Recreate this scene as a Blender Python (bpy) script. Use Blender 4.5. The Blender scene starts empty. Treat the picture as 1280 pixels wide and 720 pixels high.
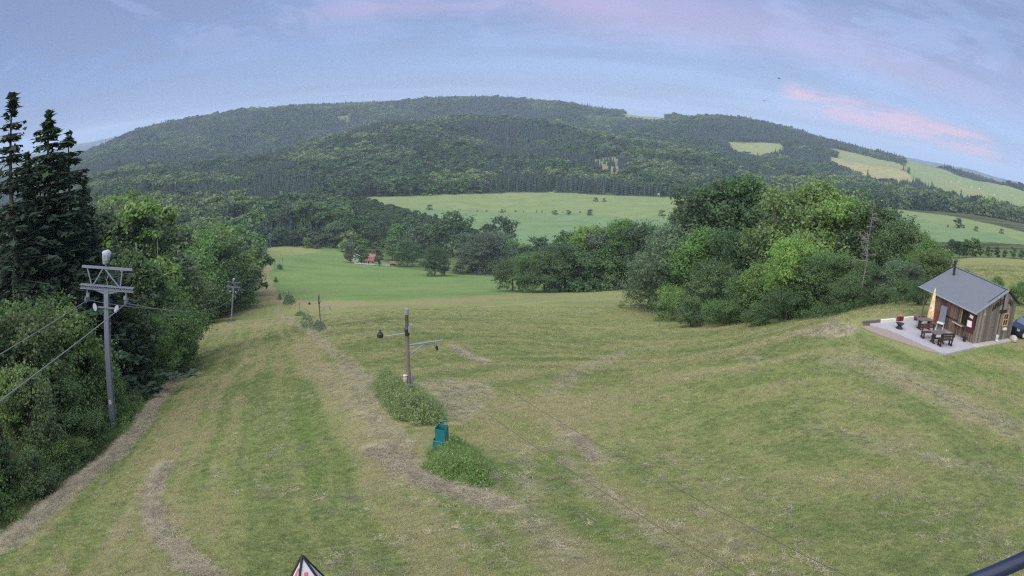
import bpy, math, random
import numpy as np
from mathutils import Matrix, Vector
S = bpy.context.scene
S.render.engine = 'CYCLES'
S.cycles.use_denoising = False; S.cycles.pixel_filter_type = 'BLACKMAN_HARRIS'; S.cycles.filter_width = 1.2
R = math.radians
# ---------------------------------------------------------------- camera (a wide security camera with barrel distortion)
F, LA, PITCH, ROLL = 860.0, 0.2, 0.266, 0.025
cd = bpy.data.cameras.new('camera'); cam = bpy.data.objects.new('camera', cd); S.collection.objects.link(cam); S.camera = cam
cd.type = 'PANO'; cd.panorama_type = 'FISHEYE_LENS_POLYNOMIAL'; cd.fisheye_fov = R(180)
cd.sensor_fit = 'HORIZONTAL'; cd.sensor_width = 36; cd.sensor_height = 20.25
mm = 36 / 1280
cd.fisheye_polynomial_k0 = 0; cd.fisheye_polynomial_k1 = -1 / (F * mm); cd.fisheye_polynomial_k2 = 0
cd.fisheye_polynomial_k3 = -LA / (F * mm) ** 3; cd.fisheye_polynomial_k4 = 0
cd.clip_start = 0.1; cd.clip_end = 40000
cam.matrix_world = Matrix.Rotation(math.pi / 2 - PITCH, 4, 'X') @ Matrix.Rotation(ROLL, 4, 'Z')

def ray(px, py):
    u = px - 640; v = 360 - py
    c, s = math.cos(ROLL), math.sin(ROLL)
    u, v = u * c - v * s, u * s + v * c
    r = math.hypot(u, v) + 1e-9; th = r / F * (1 + LA * (r / F) ** 2)
    d = (math.sin(th) * u / r, math.sin(th) * v / r, math.cos(th))
    return (d[0], d[2] * math.cos(PITCH) + d[1] * math.sin(PITCH), -d[2] * math.sin(PITCH) + d[1] * math.cos(PITCH))
def azt(px, py):
    d = ray(px, py); h = math.hypot(d[0], d[1])
    return math.degrees(math.atan2(d[0], d[1])), d[2] / h          # azimuth, tan(elevation)

# ---------------------------------------------------------------- sky and light
SUN_EL, SUN_AZ = 52, 215
S.view_settings.view_transform = 'Standard'; S.view_settings.look = 'None'
S.view_settings.exposure = 0.95; S.view_settings.gamma = 1
W = bpy.data.worlds.new('World'); S.world = W; W.use_nodes = True
def nt(tree):
    tree.nodes.clear()
    def N(t, **k):
        n = tree.nodes.new(t)
        for a, b in k.items():
            if a == 'ins':
                for i, v in b.items():
                    s = n.inputs[i]
                    if isinstance(v, bpy.types.NodeSocket): tree.links.new(v, s)
                    else: s.default_value = v
            else: setattr(n, a, b)
        return n
    return N
def ramp(N, fac, stops, interp='LINEAR'):
    r = N('ShaderNodeValToRGB', ins={0: fac}); e = r.color_ramp.elements; r.color_ramp.interpolation = interp
    while len(e) > 1: e.remove(e[-1])
    e[0].position = stops[0][0]; e[0].color = (*stops[0][1], 1) if isinstance(stops[0][1], tuple) else (*[stops[0][1]] * 3, 1)
    for p, c in stops[1:]:
        q = e.new(p); q.color = (*c, 1) if isinstance(c, tuple) else (c, c, c, 1)
    return r.outputs[0]
def math_(N, op, a, b=0.0, clamp=False, c=0.0):
    return N('ShaderNodeMath', operation=op, use_clamp=clamp, ins={0: a, 1: b, 2: c}).outputs[0]
def mixc(N, f, a, b, mode='MIX'):
    return N('ShaderNodeMix', data_type='RGBA', blend_type=mode, ins={0: f, 6: a, 7: b}).outputs[2]
def smooth(N, v, lo, hi, a=0.0, b=1.0):
    return N('ShaderNodeMapRange', interpolation_type='SMOOTHSTEP', ins={0: v, 1: lo, 2: hi, 3: a, 4: b}).outputs[0]
def world():
    N = nt(W.node_tree)
    tc = N('ShaderNodeTexCoord').outputs['Generated']
    sep = N('ShaderNodeSeparateXYZ', ins={0: tc}).outputs
    sky = N('ShaderNodeTexSky', sky_type='NISHITA', sun_disc=False, sun_elevation=R(SUN_EL), sun_rotation=R(SUN_AZ), air_density=1.0, dust_density=0.6, ozone_density=2.0).outputs[0]
    # cloud layer seen as a flat deck: project the direction on a plane high above
    el = math_(N, 'MAXIMUM', sep[2], 0.02)
    zz = math_(N, 'ADD', math_(N, 'ABSOLUTE', sep[2]), 0.12)
    px = math_(N, 'DIVIDE', sep[0], zz); py = math_(N, 'DIVIDE', sep[1], zz)
    def plane(sx, sy, rot, off):
        v = N('ShaderNodeCombineXYZ', ins={0: px, 1: py, 2: off}).outputs[0]
        return N('ShaderNodeMapping', ins={0: v, 2: (0, 0, R(rot)), 3: (sx, sy, 1)}).outputs[0]
    n1 = N('ShaderNodeTexNoise', ins={'Vector': plane(.35, 1.0, 12, 3.1), 'Scale': .9, 'Detail': 6.0, 'Roughness': .55, 'Distortion': .4}).outputs[0]
    n2 = N('ShaderNodeTexNoise', ins={'Vector': plane(.9, 1.5, -15, 7.7), 'Scale': 1.7, 'Detail': 8.0, 'Roughness': .6, 'Distortion': .6}).outputs[0]
    n3 = N('ShaderNodeTexNoise', ins={'Vector': tc, 'Scale': 3.2, 'Detail': 5.0, 'Roughness': .5}).outputs[0]
    K = 6.1
    col = lambda r, g, b: (r * K, g * K, b * K, 1)
    # stratus veil, lavender blue, paler low down
    veil = mixc(N, smooth(N, sep[2], 0.0, .26), col(.245, .37, .67), col(.210, .290, .505))
    # brighter to the right of the view (towards the afterglow), duller to the left
    veil = mixc(N, smooth(N, sep[0], -.75, .5), mixc(N, 1.0, veil, (.80, .80, .86, 1), 'MULTIPLY'), mixc(N, 1.0, veil, (1.22, 1.17, 1.12, 1), 'MULTIPLY'))
    veil = mixc(N, smooth(N, n1, .38, .66, 0, .42), veil, col(.185, .235, .43))
    # soft grey cumulus shreds
    veil = mixc(N, math_(N, 'MULTIPLY', smooth(N, n2, .48, .62, 0, .55), smooth(N, sep[2], .05, .16)), veil, col(.185, .235, .42))
    n5 = N('ShaderNodeTexNoise', ins={'Vector': N('ShaderNodeMapping', ins={0: tc, 3: (1, 1, 2.6)}).outputs[0], 'Scale': 5.0, 'Detail': 9.0, 'Roughness': .62, 'Distortion': .5}).outputs[0]
    veil = mixc(N, math_(N, 'MULTIPLY', smooth(N, n5, .49, .56, 0, .6), smooth(N, sep[2], .06, .15)), veil, col(.20, .25, .44))
    veil = mixc(N, math_(N, 'MULTIPLY', smooth(N, n5, .47, .41, 0, .35), smooth(N, sep[2], .06, .15)), veil, col(.34, .40, .66))
    # long band of pink high cloud
    def band(a, b, c, w, soft, cut0, cut1, side):
        # plane a*x + b*y + c*z = 0 distance, warped by noise
        d = math_(N, 'ADD', math_(N, 'MULTIPLY', sep[0], a), math_(N, 'ADD', math_(N, 'MULTIPLY', sep[1], b), math_(N, 'MULTIPLY', sep[2], c)))
        d = math_(N, 'ADD', d, math_(N, 'MULTIPLY', math_(N, 'SUBTRACT', n3, .5), w * 1.6))
        m = smooth(N, math_(N, 'ABSOLUTE', d), w + soft, w, 0, 1)
        m = math_(N, 'MULTIPLY', m, smooth(N, sep[0], cut0[0], cut0[1]))
        m = math_(N, 'MULTIPLY', m, smooth(N, sep[0], cut1[1], cut1[0]))
        return m
    def plane_through(p, q):
        a = Vector(ray(*p)); b = Vector(ray(*q)); n = a.cross(b).normalized(); return n
    n = plane_through((820, 18), (1180, 85))
    b1 = band(n.x, n.y, n.z, .018, .05, (-.05, .16), (.62, .9), 1)
    b1 = math_(N, 'MULTIPLY', b1, smooth(N, n1, .30, .60, .35, 1))
    veil = mixc(N, math_(N, 'MULTIPLY', b1, .48), veil, col(.50, .42, .66))
    n = plane_through((400, 12), (760, 3))
    b2 = band(n.x, n.y, n.z, .006, .03, (-.4, -.2), (.1, .3), 1)
    b2 = math_(N, 'MULTIPLY', b2, smooth(N, n2, .35, .58, .1, 1))
    veil = mixc(N, math_(N, 'MULTIPLY', b2, .5), veil, col(.50, .40, .64))
    n = plane_through((985, 122), (1235, 186))
    v = N('ShaderNodeMapping', ins={0: tc, 2: (0, R(18), R(-38)), 3: (3.0, 3.0, 26)}).outputs[0]
    n4 = N('ShaderNodeTexNoise', ins={'Vector': v, 'Scale': 2.0, 'Detail': 5.0, 'Roughness': .6}).outputs[0]
    x0, x1 = ray(965, 122)[0], ray(1000, 122)[0]
    b3 = band(n.x, n.y, n.z, .008, .022, (x0, x1), (ray(1225, 186)[0], ray(1262, 190)[0]), 1)
    b3 = math_(N, 'MULTIPLY', b3, smooth(N, n4, .36, .60, .1, 1))
    veil = mixc(N, math_(N, 'MULTIPLY', b3, .85), veil, col(.66, .42, .60))
    final = mixc(N, .88, sky, veil)
    bg = N('ShaderNodeBackground', ins={0: final, 1: .1})
    N('ShaderNodeOutputWorld', ins={0: bg.outputs[0]})
world()
sl = bpy.data.lights.new('sun', 'SUN'); sun = bpy.data.objects.new('sun', sl); S.collection.objects.link(sun)
sl.energy = 3.5; sl.angle = R(115); sl.color = (1.0, .95, .85)
sd = Vector((math.sin(R(SUN_AZ)) * math.cos(R(SUN_EL)), math.cos(R(SUN_AZ)) * math.cos(R(SUN_EL)), math.sin(R(SUN_EL))))
sun.rotation_euler = sd.to_track_quat('Z', 'Y').to_euler(); sun.location = (0, 0, 30)

# ---------------------------------------------------------------- small numpy helpers
rng = np.random.default_rng(7)
def vnoise(x, y, seed=0):
    xi = np.floor(x).astype(np.int64); yi = np.floor(y).astype(np.int64); fx = x - xi; fy = y - yi
    def h(a, b):
        n = (a * 374761393 + b * 668265263 + seed * 1442695041) & 0x7fffffff
        n = ((n ^ (n >> 13)) * 1274126177) & 0x7fffffff
        return ((n ^ (n >> 16)) & 0xffff) / 65535.0
    fx = fx * fx * (3 - 2 * fx); fy = fy * fy * (3 - 2 * fy)
    return (h(xi, yi) * (1 - fx) + h(xi + 1, yi) * fx) * (1 - fy) + (h(xi, yi + 1) * (1 - fx) + h(xi + 1, yi + 1) * fx) * fy
def fbm(x, y, seed=0, o=4):
    v = 0; a = .5; t = 0
    for k in range(o):
        v = v + a * vnoise(x * 2 ** k, y * 2 ** k, seed + k); t += a; a *= .5
    return v / t
def sstep(v, a, b):
    t = np.clip((v - a) / (b - a), 0, 1); return t * t * (3 - 2 * t)

# ---------------------------------------------------------------- terrain: one height field on a polar grid round the camera mast
H0 = 6.3                                                            # camera above the ground at its foot
HUT_Z = -12.8
def on_level(px, py, z):
    d = ray(px, py); k = z / d[2]; return (d[0] * k, d[1] * k)
CP = [  # pixel of a ground point and its distance in metres
 (142,535,40),(512,503,31),(554,568,23),(0,670,21),(150,552,35),(215,470,75),(250,440,118),(640,715,11.5),(1270,715,14),(100,715,15),
 (401,412,85),(374.7,392.5,186),(361.7,378.6,225),(289,402,155),(327,356,338),(333,321,440),(338,311,540),
 (960,395,110),(800,375,170),(700,450,55),(850,560,24),(1100,560,24),(900,440,62),
 (400,378,195),(640,368,235),(790,362,245),(460,325,500),(560,350,340),(620,342,400),(480,365,270),(400,330,420),(400,312,540),
 (640,300,600),(700,268,800),(640,242,1000),(860,248,1000),(500,250,950),(760,300,600),(400,290,640),(300,262,850),
 (1240,340,110),(1200,322,200),(1270,330,170),(1270,290,650),(1200,270,850),(1130,262,1000),(1100,330,250),(1000,330,330),(1000,290,650),(900,280,700),
 (210,247,1000),(150,232,1300),(640,200,1400),(640,170,1700),(300,225,1300),(400,190,1600),(500,152,1900),(590,142,2050),(700,150,1980),(800,165,1950),
 (800,200,1450),(900,240,1120),(150,212,1800),(200,188,2300),(300,163,2700),(400,146,2850),
 (112,193,2700),(180,164,2950),(290,141,3000),(400,132,3100),(500,127,3200),(600,123,3200),(700,129,3200),(780,138,3200),(850,147,3000),
 (900,185,1900),(860,163,2300),(930,154,2650),(1000,166,2650),(1050,178,2650),(1120,194,2650),(1200,215,2650),(1280,238,2550),
 (1000,230,1450),(1080,213,1900),(1150,245,1350),(1250,272,1080),(1200,232,1900),(1270,256,1700),(940,185,2200)]
pts = []
for px, py, D in CP:
    a, t = azt(px, py); pts.append((a, D, -t))
for lx, ly in ((-7.0,5.0),(-5,-1.2),(0,0),(6,.4),(3,5),(0,6),(8,6),(-3,7),(4,-3)):
    x, y = on_level(1215, 430, HUT_Z); x += lx; y += ly; D = math.hypot(x, y)
    pts.append((math.degrees(math.atan2(x, y)), D, -(HUT_Z - (.35 if ly < -2 else 0)) / D))
pts += [(-55,60,.40),(-45,80,.37),(-55,150,.33),(-40,200,.315),(-36,300,.27),(-48,300,.27),(-35,500,.21),(-50,500,.20),(-28,650,.175),(-48,900,.12),(-48,1500,.095),(-48,2500,.045),
        (-16,750,.165),(-75,20,.58),(-75,60,.36),(-75,300,.24),(-75,1500,.08),(75,15,.56),(75,50,.22),(75,200,.10),(75,700,.08),(75,1500,.06),(60,60,.21),(58,300,.10),(75,2600,.02),(-75,2600,.03),
        (-5,2550,.035),(-15,2500,.05),(6,2500,.035),(-25,2200,.075)]
for a in (-75,-50,-30,-10,10,30,50,75):
    pts += [(a,4300,.045),(a,8600,.013),(a,12000,.02)]
    pts.append((a, 5.0, H0 / 5 + .24 * math.cos(R(a)) + (.05 if a < 0 else -.03)))
P_ = np.array(pts)
def feat(a, D): return np.stack([a / 16.0, np.log(D) * 2.4], -1)
def phi(d2): return np.where(d2 > 1e-12, .5 * d2 * np.log(np.maximum(d2, 1e-12)), 0)
_X = feat(P_[:, 0], P_[:, 1]); _q = P_[:, 2] - H0 / P_[:, 1]
n_ = len(_X); A_ = np.zeros((n_ + 3, n_ + 3))
A_[:n_, :n_] = phi(((_X[:, None] - _X[None]) ** 2).sum(-1)) + np.eye(n_) * 2e-3
A_[:n_, n_] = 1; A_[:n_, n_ + 1:] = _X; A_[n_:, :n_] = A_[:n_, n_:].T
_w = np.linalg.solve(A_, np.concatenate([_q, np.zeros(3)]))
def qval(a, D):
    x = feat(a, D); sh = x.shape[:-1]; x = x.reshape(-1, 2); out = np.empty(len(x))
    for i in range(0, len(x), 20000):
        xx = x[i:i + 20000]; d2 = ((xx[:, None] - _X[None]) ** 2).sum(-1)
        out[i:i + 20000] = phi(d2) @ _w[:n_] + _w[n_] + xx @ _w[n_ + 1:]
    return out.reshape(sh)
GA = np.arange(-80, 80.01, .5); GL = np.linspace(math.log(4), math.log(13000), 420)
GQ = qval(*np.broadcast_arrays(GA[:, None], np.exp(GL)[None, :]))
HX, HY = on_level(1215, 430, HUT_Z); HR = R(8.5)
def height(x, y, rough=True):
    x = np.asarray(x, float); y = np.asarray(y, float); D = np.maximum(np.hypot(x, y), .5); a = np.degrees(np.arctan2(x, y))
    ac = np.clip(a, -80, 80); u = (ac + 80) / .5; v = (np.clip(np.log(D), GL[0], GL[-1]) - GL[0]) / (GL[1] - GL[0])
    i = np.clip(u.astype(int), 0, len(GA) - 2); j = np.clip(v.astype(int), 0, len(GL) - 2); u = u - i; v = v - j
    q = (GQ[i, j] * (1 - u) + GQ[i + 1, j] * u) * (1 - v) + (GQ[i, j + 1] * (1 - u) + GQ[i + 1, j + 1] * u) * v
    over = np.clip((np.abs(a) - 80) / 100, 0, 1)
    q = q * (1 - over) + q * (-.5) * over
    z = -H0 - q * D
    if rough:
        far = sstep(D, 150, 1500)
        z = z - 13 * sstep(D, 1300, 2000) 
        z = z + (fbm(x / 9, y / 9, 3) - .5) * .35 * sstep(D, 4, 30) * (1 - sstep(D, 200, 600))
        z = z + ((fbm(x / 420, y / 420, 11, 3) - .5) * 70 + (fbm(x / 130, y / 130, 12, 3) - .5) * 16) * sstep(D, 950, 1700) * (1 - .45 * sstep(D, 2400, 3200)) + (fbm(x / 1400, y / 1400, 21) - .5) * 150 * sstep(D, 5000, 8000)
        lx = (x - HX) * math.cos(HR) + (y - HY) * math.sin(HR); ly = -(x - HX) * math.sin(HR) + (y - HY) * math.cos(HR)
        ox = np.maximum(np.maximum(-7.9 - lx, lx - 9.5), 0); oy = np.maximum(np.maximum(-.9 - .12 * (lx + 5) - ly, ly - 7.5), 0)
        k = 1 - sstep(np.hypot(ox, oy), .0, 3.2); z = z * (1 - k) + (HUT_Z - .07) * k
    return z
def ground(x, y): return float(height(np.array([x]), np.array([y]))[0])
_RD = np.exp(np.linspace(math.log(5), math.log(9000), 900))
def at(px, py, dmin=0):
    """the ground point that the ray through a picture point meets"""
    d = ray(px, py); h = math.hypot(d[0], d[1]); ux, uy, t = d[0] / h, d[1] / h, d[2] / h
    D = _RD[_RD > dmin]; f = t * D - height(ux * D, uy * D)
    k = np.nonzero(f < 0)[0]
    if len(k) == 0 or k[0] == 0: DD = D[-1] if len(k) == 0 else D[0]
    else:
        i = k[0]; DD = D[i - 1] + (D[i] - D[i - 1]) * f[i - 1] / (f[i - 1] - f[i])
    return (ux * DD, uy * DD)
def far_at(px, D, py=300):
    a, _ = azt(px, py); return (D * math.sin(R(a)), D * math.cos(R(a)))
def in_poly(x, y, poly):
    ins = np.zeros(x.shape, bool); n = len(poly)
    for i in range(n):
        x1, y1 = poly[i]; x2, y2 = poly[(i + 1) % n]
        c = ((y1 > y) != (y2 > y)); xx = (x2 - x1) * (y - y1) / ((y2 - y1) + 1e-12) + x1
        ins ^= c & (x < xx)
    return ins
def dist_line(x, y, line):
    best = np.full(x.shape, 1e9)
    for (x1, y1), (x2, y2) in zip(line[:-1], line[1:]):
        dx, dy = x2 - x1, y2 - y1; t = np.clip(((x - x1) * dx + (y - y1) * dy) / (dx * dx + dy * dy + 1e-9), 0, 1)
        best = np.minimum(best, np.hypot(x - x1 - t * dx, y - y1 - t * dy))
    return best
PX = lambda *p: [at(*q) for q in p]
#==GROUND==
# ---------------------------------------------------------------- materials
def set_in(n, name, v): n.inputs[name].default_value = v
def principled(name, rgb, rough=.7, metal=0, noise=0.0, nscale=8.0, spec=.3, bump=0.0, stretch=None, isl=0.0):
    m = bpy.data.materials.new(name); m.use_nodes = True; N = nt(m.node_tree)
    tc = N('ShaderNodeTexCoord').outputs['Object']
    if stretch: tc = N('ShaderNodeMapping', ins={0: tc, 3: stretch}).outputs[0]
    c = (*rgb, 1); ins = {'Roughness': rough, 'Metallic': metal, 'Specular IOR Level': spec}
    if noise or bump:
        t = N('ShaderNodeTexNoise', ins={'Vector': tc, 'Scale': nscale, 'Detail': 5.0, 'Roughness': .6}).outputs[0]
        if noise: c = mixc(N, t, tuple(v * (1 - noise) for v in rgb) + (1,), tuple(min(1, v * (1 + noise)) for v in rgb) + (1,))
        if bump: ins['Normal'] = N('ShaderNodeBump', ins={'Strength': bump, 'Distance': .02, 'Height': t}).outputs[0]
    if isl:
        ri = N('ShaderNodeNewGeometry').outputs['Random Per Island']
        c = N('ShaderNodeHueSaturation', ins={'Value': math_(N, 'ADD', math_(N, 'MULTIPLY', ri, 2 * isl), 1 - isl), 'Color': c}).outputs[0]
    ins['Base Color'] = c
    p = N('ShaderNodeBsdfPrincipled', ins=ins)
    N('ShaderNodeOutputMaterial', ins={0: p.outputs[0]})
    return m
def mesh_np(name, V, Fq, mat=None, parent=None, smooth_=False, link=True, attrs=None):
    """V (n,3); Fq (m,3|4) index array or list of faces"""
    me = bpy.data.meshes.new(name)
    if isinstance(Fq, np.ndarray):
        m, k = Fq.shape
        me.vertices.add(len(V)); me.vertices.foreach_set('co', np.ascontiguousarray(V, np.float32).ravel())
        me.loops.add(m * k); me.loops.foreach_set('vertex_index', Fq.astype(np.int32).ravel())
        me.polygons.add(m); me.polygons.foreach_set('loop_start', (np.arange(m) * k).astype(np.int32))
        me.update(calc_edges=True)
    else:
        me.from_pydata([tuple(v) for v in V], [], Fq); me.update()
    if smooth_: me.polygons.foreach_set('use_smooth', np.ones(len(me.polygons), bool))
    for an, arr in (attrs or {}).items():
        at_ = me.color_attributes.new(an, 'FLOAT_COLOR', 'POINT'); at_.data.foreach_set('color', np.ascontiguousarray(arr, np.float32).ravel())
    if mat: me.materials.append(mat)
    o = bpy.data.objects.new(name, me)
    if link: S.collection.objects.link(o)
    if parent: o.parent = parent
    return o
def tag(o, label=None, cat=None, group=None, kind=None):
    if label and len(label.replace('-', ' ').split()) > 16: print('LONG', label)
    if label: o['label'] = label
    if cat: o['category'] = cat
    if group: o['group'] = group
    if kind: o['kind'] = kind
    return o

# ---------------------------------------------------------------- ground sheet
aa = np.concatenate([np.arange(-180, -62, 3.0), np.arange(-62, 62, .25), np.arange(62, 180, 3.0)])
dd = [1.0, 2.0, 3.2, 4.2]
while dd[-1] < 2600: dd.append(dd[-1] * 1.0125)
while dd[-1] < 12500: dd.append(dd[-1] * 1.03)
dd = np.array(dd)
AA, DD = np.meshgrid(np.radians(aa), dd, indexing='ij')
gx = (DD * np.sin(AA)).ravel(); gy = (DD * np.cos(AA)).ravel(); gD = DD.ravel()
gz = height(gx, gy)
na, nd = len(aa), len(dd)
I = np.arange(na)[:, None] * nd; J = np.arange(nd - 1)[None]
I2 = ((np.arange(na) + 1) % na)[:, None] * nd
quads = np.stack([I + J, I + J + 1, I2 + J + 1, I2 + J], -1).reshape(-1, 4)

def C3(r, g, b): return np.array([r, g, b])
COL = {'mown': C3(.195,.22,.085), 'meadow': C3(.115,.185,.06), 'field_low': C3(.115,.185,.088), 'field_up': C3(.15,.20,.085), 'floor': C3(.035,.045,.018),
       'dry': C3(.20,.18,.095), 'wheat': C3(.24,.22,.11), 'clear': C3(.15,.15,.08), 'pale': C3(.18,.20,.09)}
base = np.tile(COL['floor'], (len(gx), 1)); open_ = np.zeros(len(gx))       # forest floor by default
# edge of the woods left of the run, from the camera mast down to the valley
EDGE = PX((0,672),(60,630),(110,588),(150,552),(185,505),(215,470),(240,445),(250,434),(246,415),(238,400),(236,391))
EDGE2 = PX((258,389),(280,387),(300,378),(314,371),(322,352),(329,330)) + [far_at(332,540,314)]
LEFT_EDGE = EDGE + EDGE2
meadow_poly = LEFT_EDGE + PX((345,308),(430,309),(437,322),(500,318)) + [far_at(620,430), far_at(800,330), far_at(1000,240), far_at(1120,170), far_at(1290,230,320)] + [(400, 60), (120, -120), (-60, -120), (-60, -10)]
mown = in_poly(gx, gy, meadow_poly)
base[mown] = COL['mown']; open_[mown] = 1
green_poly = PX((337,345),(352,372),(400,377),(500,376),(640,367),(790,362),(830,355),(700,330),(620,320),(500,300),(345,300))
strip = dist_line(gx, gy, PX((345,372),(338,350),(325,338),(318,345)))
gm = in_poly(gx, gy, green_poly) & mown & (gD > 150) & (gx > LEFT_EDGE[-3][0] - 20)
base[gm] = COL['meadow']
bushland = in_poly(gx, gy, [far_at(470,520), far_at(500,440), far_at(600,380), far_at(800,300), far_at(1000,230), far_at(1290,260,320), far_at(1290,420,310), far_at(1000,420), far_at(800,480), far_at(640,560), far_at(520,640)])
base[bushland] = C3(.07,.11,.035); open_[bushland] = .6
FIELD = [at(443,246,500), at(560,243,500), at(690,240,500), at(760,244,500), at(860,247,500), at(900,262,500), at(1120,261,500), at(1200,272,500), at(1290,293,500), far_at(1290,500,305), far_at(1000,480), far_at(800,520), far_at(690,560), at(640,308,480), at(590,290,480), at(520,268,480)]
ff = in_poly(gx, gy, FIELD); base[ff] = COL['field_low']; open_[ff] = 1
UP = [at(443,246,500), at(560,243,500), at(690,240,500), at(760,244,500), at(860,247,500), at(900,262,500), at(870,276,500), at(700,266,500), at(540,262,500), at(470,258,500)]
uu = in_poly(gx, gy, UP); base[uu] = COL['field_up']
UP2 = [at(1120,261,500), at(1200,272,500), at(1290,293,500), at(1290,303,500), at(1190,282,500), at(1120,268,500)]
uu = in_poly(gx, gy, UP2); base[uu] = COL['field_up']
FIELDS_FAR = [('pale', [(908,177),(978,180),(984,190),(950,202),(915,192)]), ('wheat', [(1036,195),(1110,205),(1150,224),(1142,234),(1100,231),(1040,212)]), ('pale', [(1034,184),(1090,196),(1165,214),(1150,222),(1130,212),(1060,203)]),
  ('field_up', [(1110,194),(1180,212),(1290,244),(1290,276),(1240,262),(1190,254),(1160,242),(1140,226)]), ('pale', [(1150,215),(1250,247),(1262,256),(1200,240)]), ('pale', [(775,144),(835,146),(832,153),(782,150)]),
  ('clear', [(735,200),(778,196),(776,228),(752,226),(745,208)]), ('clear', [(838,205),(870,208),(862,222),(840,218)]), ('field_up', [(180,246),(240,243),(246,250),(185,253)]), ('pale', [(1180,205),(1260,232),(1290,245),(1290,238),(1230,218)]), ('clear', [(418,146),(434,144),(440,151),(424,152)])]
far_polys = []
for k, pl in FIELDS_FAR:
    w = [at(*p, 700) for p in pl]; far_polys.append(w)
    s = in_poly(gx, gy, w) & (gD > 800); base[s] = COL[k]; open_[s] = 1
farland = gD > 4200
base[farland] = C3(.03,.05,.045)
# straw and hay left by the mower; (line, half width)
near = gD < 330
STRAW = [(PX((2,684),(55,640),(105,596),(140,572),(172,535),(190,508),(215,475),(240,448)), .75, .95),
  (PX((258,722),(222,690),(197,660),(188,632),(193,606),(207,580)), .42, 1),
  (PX((345,385),(372,405),(400,425),(430,448),(455,478),(462,505),(485,545),(510,585),(545,608)), .7, .55),
  (PX((470,560),(505,590),(545,606),(590,620),(632,634)), .55, 1), (PX((585,600),(612,590),(615,605)), .3, 1),
  (PX((562,432),(580,442),(610,454)), .5, .9), (PX((415,392),(445,402),(480,410)), .5, .5), (PX((490,400),(540,415),(600,414)), .7, .4),
  (PX((716,545),(730,560),(748,577)), .35, .9), (PX((1005,414),(1030,409),(1058,414)), .9, 1), (PX((925,447),(950,448)), .4, .7),
  (PX((540,388),(700,376),(800,372)), 1.2, .35), (PX((600,400),(760,385),(840,384)), 1.5, .3), (PX((700,520),(708,575),(760,625),(850,690)), .35, .35), (PX((650,560),(665,640),(720,719)), .5, .3),
  (PX((840,430),(780,440),(720,465),(690,495)), .8, .35), (PX((1060,450),(1150,480),(1279,540)), 1.8, .45), (PX((1020,530),(1100,560),(1279,600)), .8, .25)]
straw = np.zeros(len(gx)); xs, ys = gx[near], gy[near]
wob = (fbm(xs / 1.3, ys / 1.3, 5) - .5); wob2 = fbm(xs / .5, ys / .5, 9)
for line, w, a in STRAW:
    d = dist_line(xs, ys, line) + wob * w * 1.4
    straw[near] = np.maximum(straw[near], a * (1 - sstep(d, w * .6, w * 1.5)) * (.6 + .4 * wob2))
patch = [PX((522,478),(560,474),(604,477),(625,492),(606,510),(585,528),(560,532),(535,520),(515,500)), PX((395,455),(440,450),(460,500),(470,545),(440,520),(410,490))]
straw[near] = np.maximum(straw[near], np.where(in_poly(xs + wob * 1.2, ys + wob * 1.2, patch[0]), .75, 0) * (.55 + .45 * wob2))
straw[near] = np.maximum(straw[near], np.where(in_poly(xs + wob, ys + wob, patch[1]), .35, 0))
straw *= open_
green = np.zeros(len(gx))
GREEN = [(PX((372,490),(385,560),(400,620)), .5, .8), (PX((420,520),(440,600)), .5, .5), (PX((640,560),(600,640),(640,700)), .8, .6), (PX((1100,440),(1180,460),(1279,470)), 1.0, .7), (PX((600,430),(680,450),(760,450),(900,425)), 1.4, .6),
  (PX((120,640),(100,700)), .6, .6), (PX((640,520),(690,560),(720,640),(800,700)), .7, .6), (PX((560,560),(640,600),(660,660)), .6, .6), (PX((1160,430),(1279,445)), 1.2, .8)]
wv = fbm(xs / 2.2, ys / 2.2, 15) - .5
for line, w, a in GREEN:
    d = dist_line(xs, ys, line) + wv * w * 2.5
    green[near] = np.maximum(green[near], a * (1 - sstep(d, w * .3, w * 1.6)))
# dry tan strip where the run meets the lush meadow, and along the lift track
tan = np.zeros(len(gx)); mid = (gD > 60) & (gD < 480)
xs2, ys2 = gx[mid], gy[mid]; w2 = (fbm(xs2 / 9, ys2 / 9, 25) - .5)
for line, w, a in [(PX((330,345),(338,362),(352,376),(420,382),(520,380),(640,371),(790,365)), 5, .9), (PX((325,332),(330,350),(338,365)), 8, .8), (PX((285,410),(320,400),(400,400)), 5, .4)]:
    d = dist_line(xs2, ys2, line) + w2 * w * 1.6
    tan[mid] = np.maximum(tan[mid], a * (1 - sstep(d, w * .5, w * 1.4)))
C0 = at(1010, 545)
def rows(x, y):
    """mowing swaths: straight down the run on the left, sweeping round on the wide meadow"""
    ac = x * .93 + y * .35; al = -x * .35 + y * .93; wb = (fbm(x / 11, y / 11, 43, 2) - .5) * 5
    L_ = .55 * vnoise((ac + wb * .35) / .8, al * .03, 41) + .45 * fbm((ac + wb * .3) / .3, al / 8, 42, 2)
    rr = np.hypot(x - C0[0], (y - C0[1]) * .75) + wb; an = np.arctan2(y - C0[1], x - C0[0])
    R_ = .50 * vnoise(rr / 1.5, an * .8 + 20, 44) + .50 * fbm(rr / .8, an * 5 + 30, 45, 3)
    sd = sstep(ac, 3, 9); far_ = 1 - .55 * sstep(np.hypot(x, y), 55, 110); t = (.5 + (L_ - .5) * 1.25) * (1 - sd) + (.5 + (R_ - .5) * far_) * sd
    return .5 + (t - .5) * .95 + (fbm(x / 5, y / 5, 46, 4) - .5) * .55
side = rows(gx, gy)                                     # 0 left of the lift line, 1 on the wide meadow to its right
msk = np.stack([straw, green, tan, side], -1)
mwn = mown & ~gm & (gD < 480)
fld = np.concatenate([base, mwn[:, None].astype(float)], 1)
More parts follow.
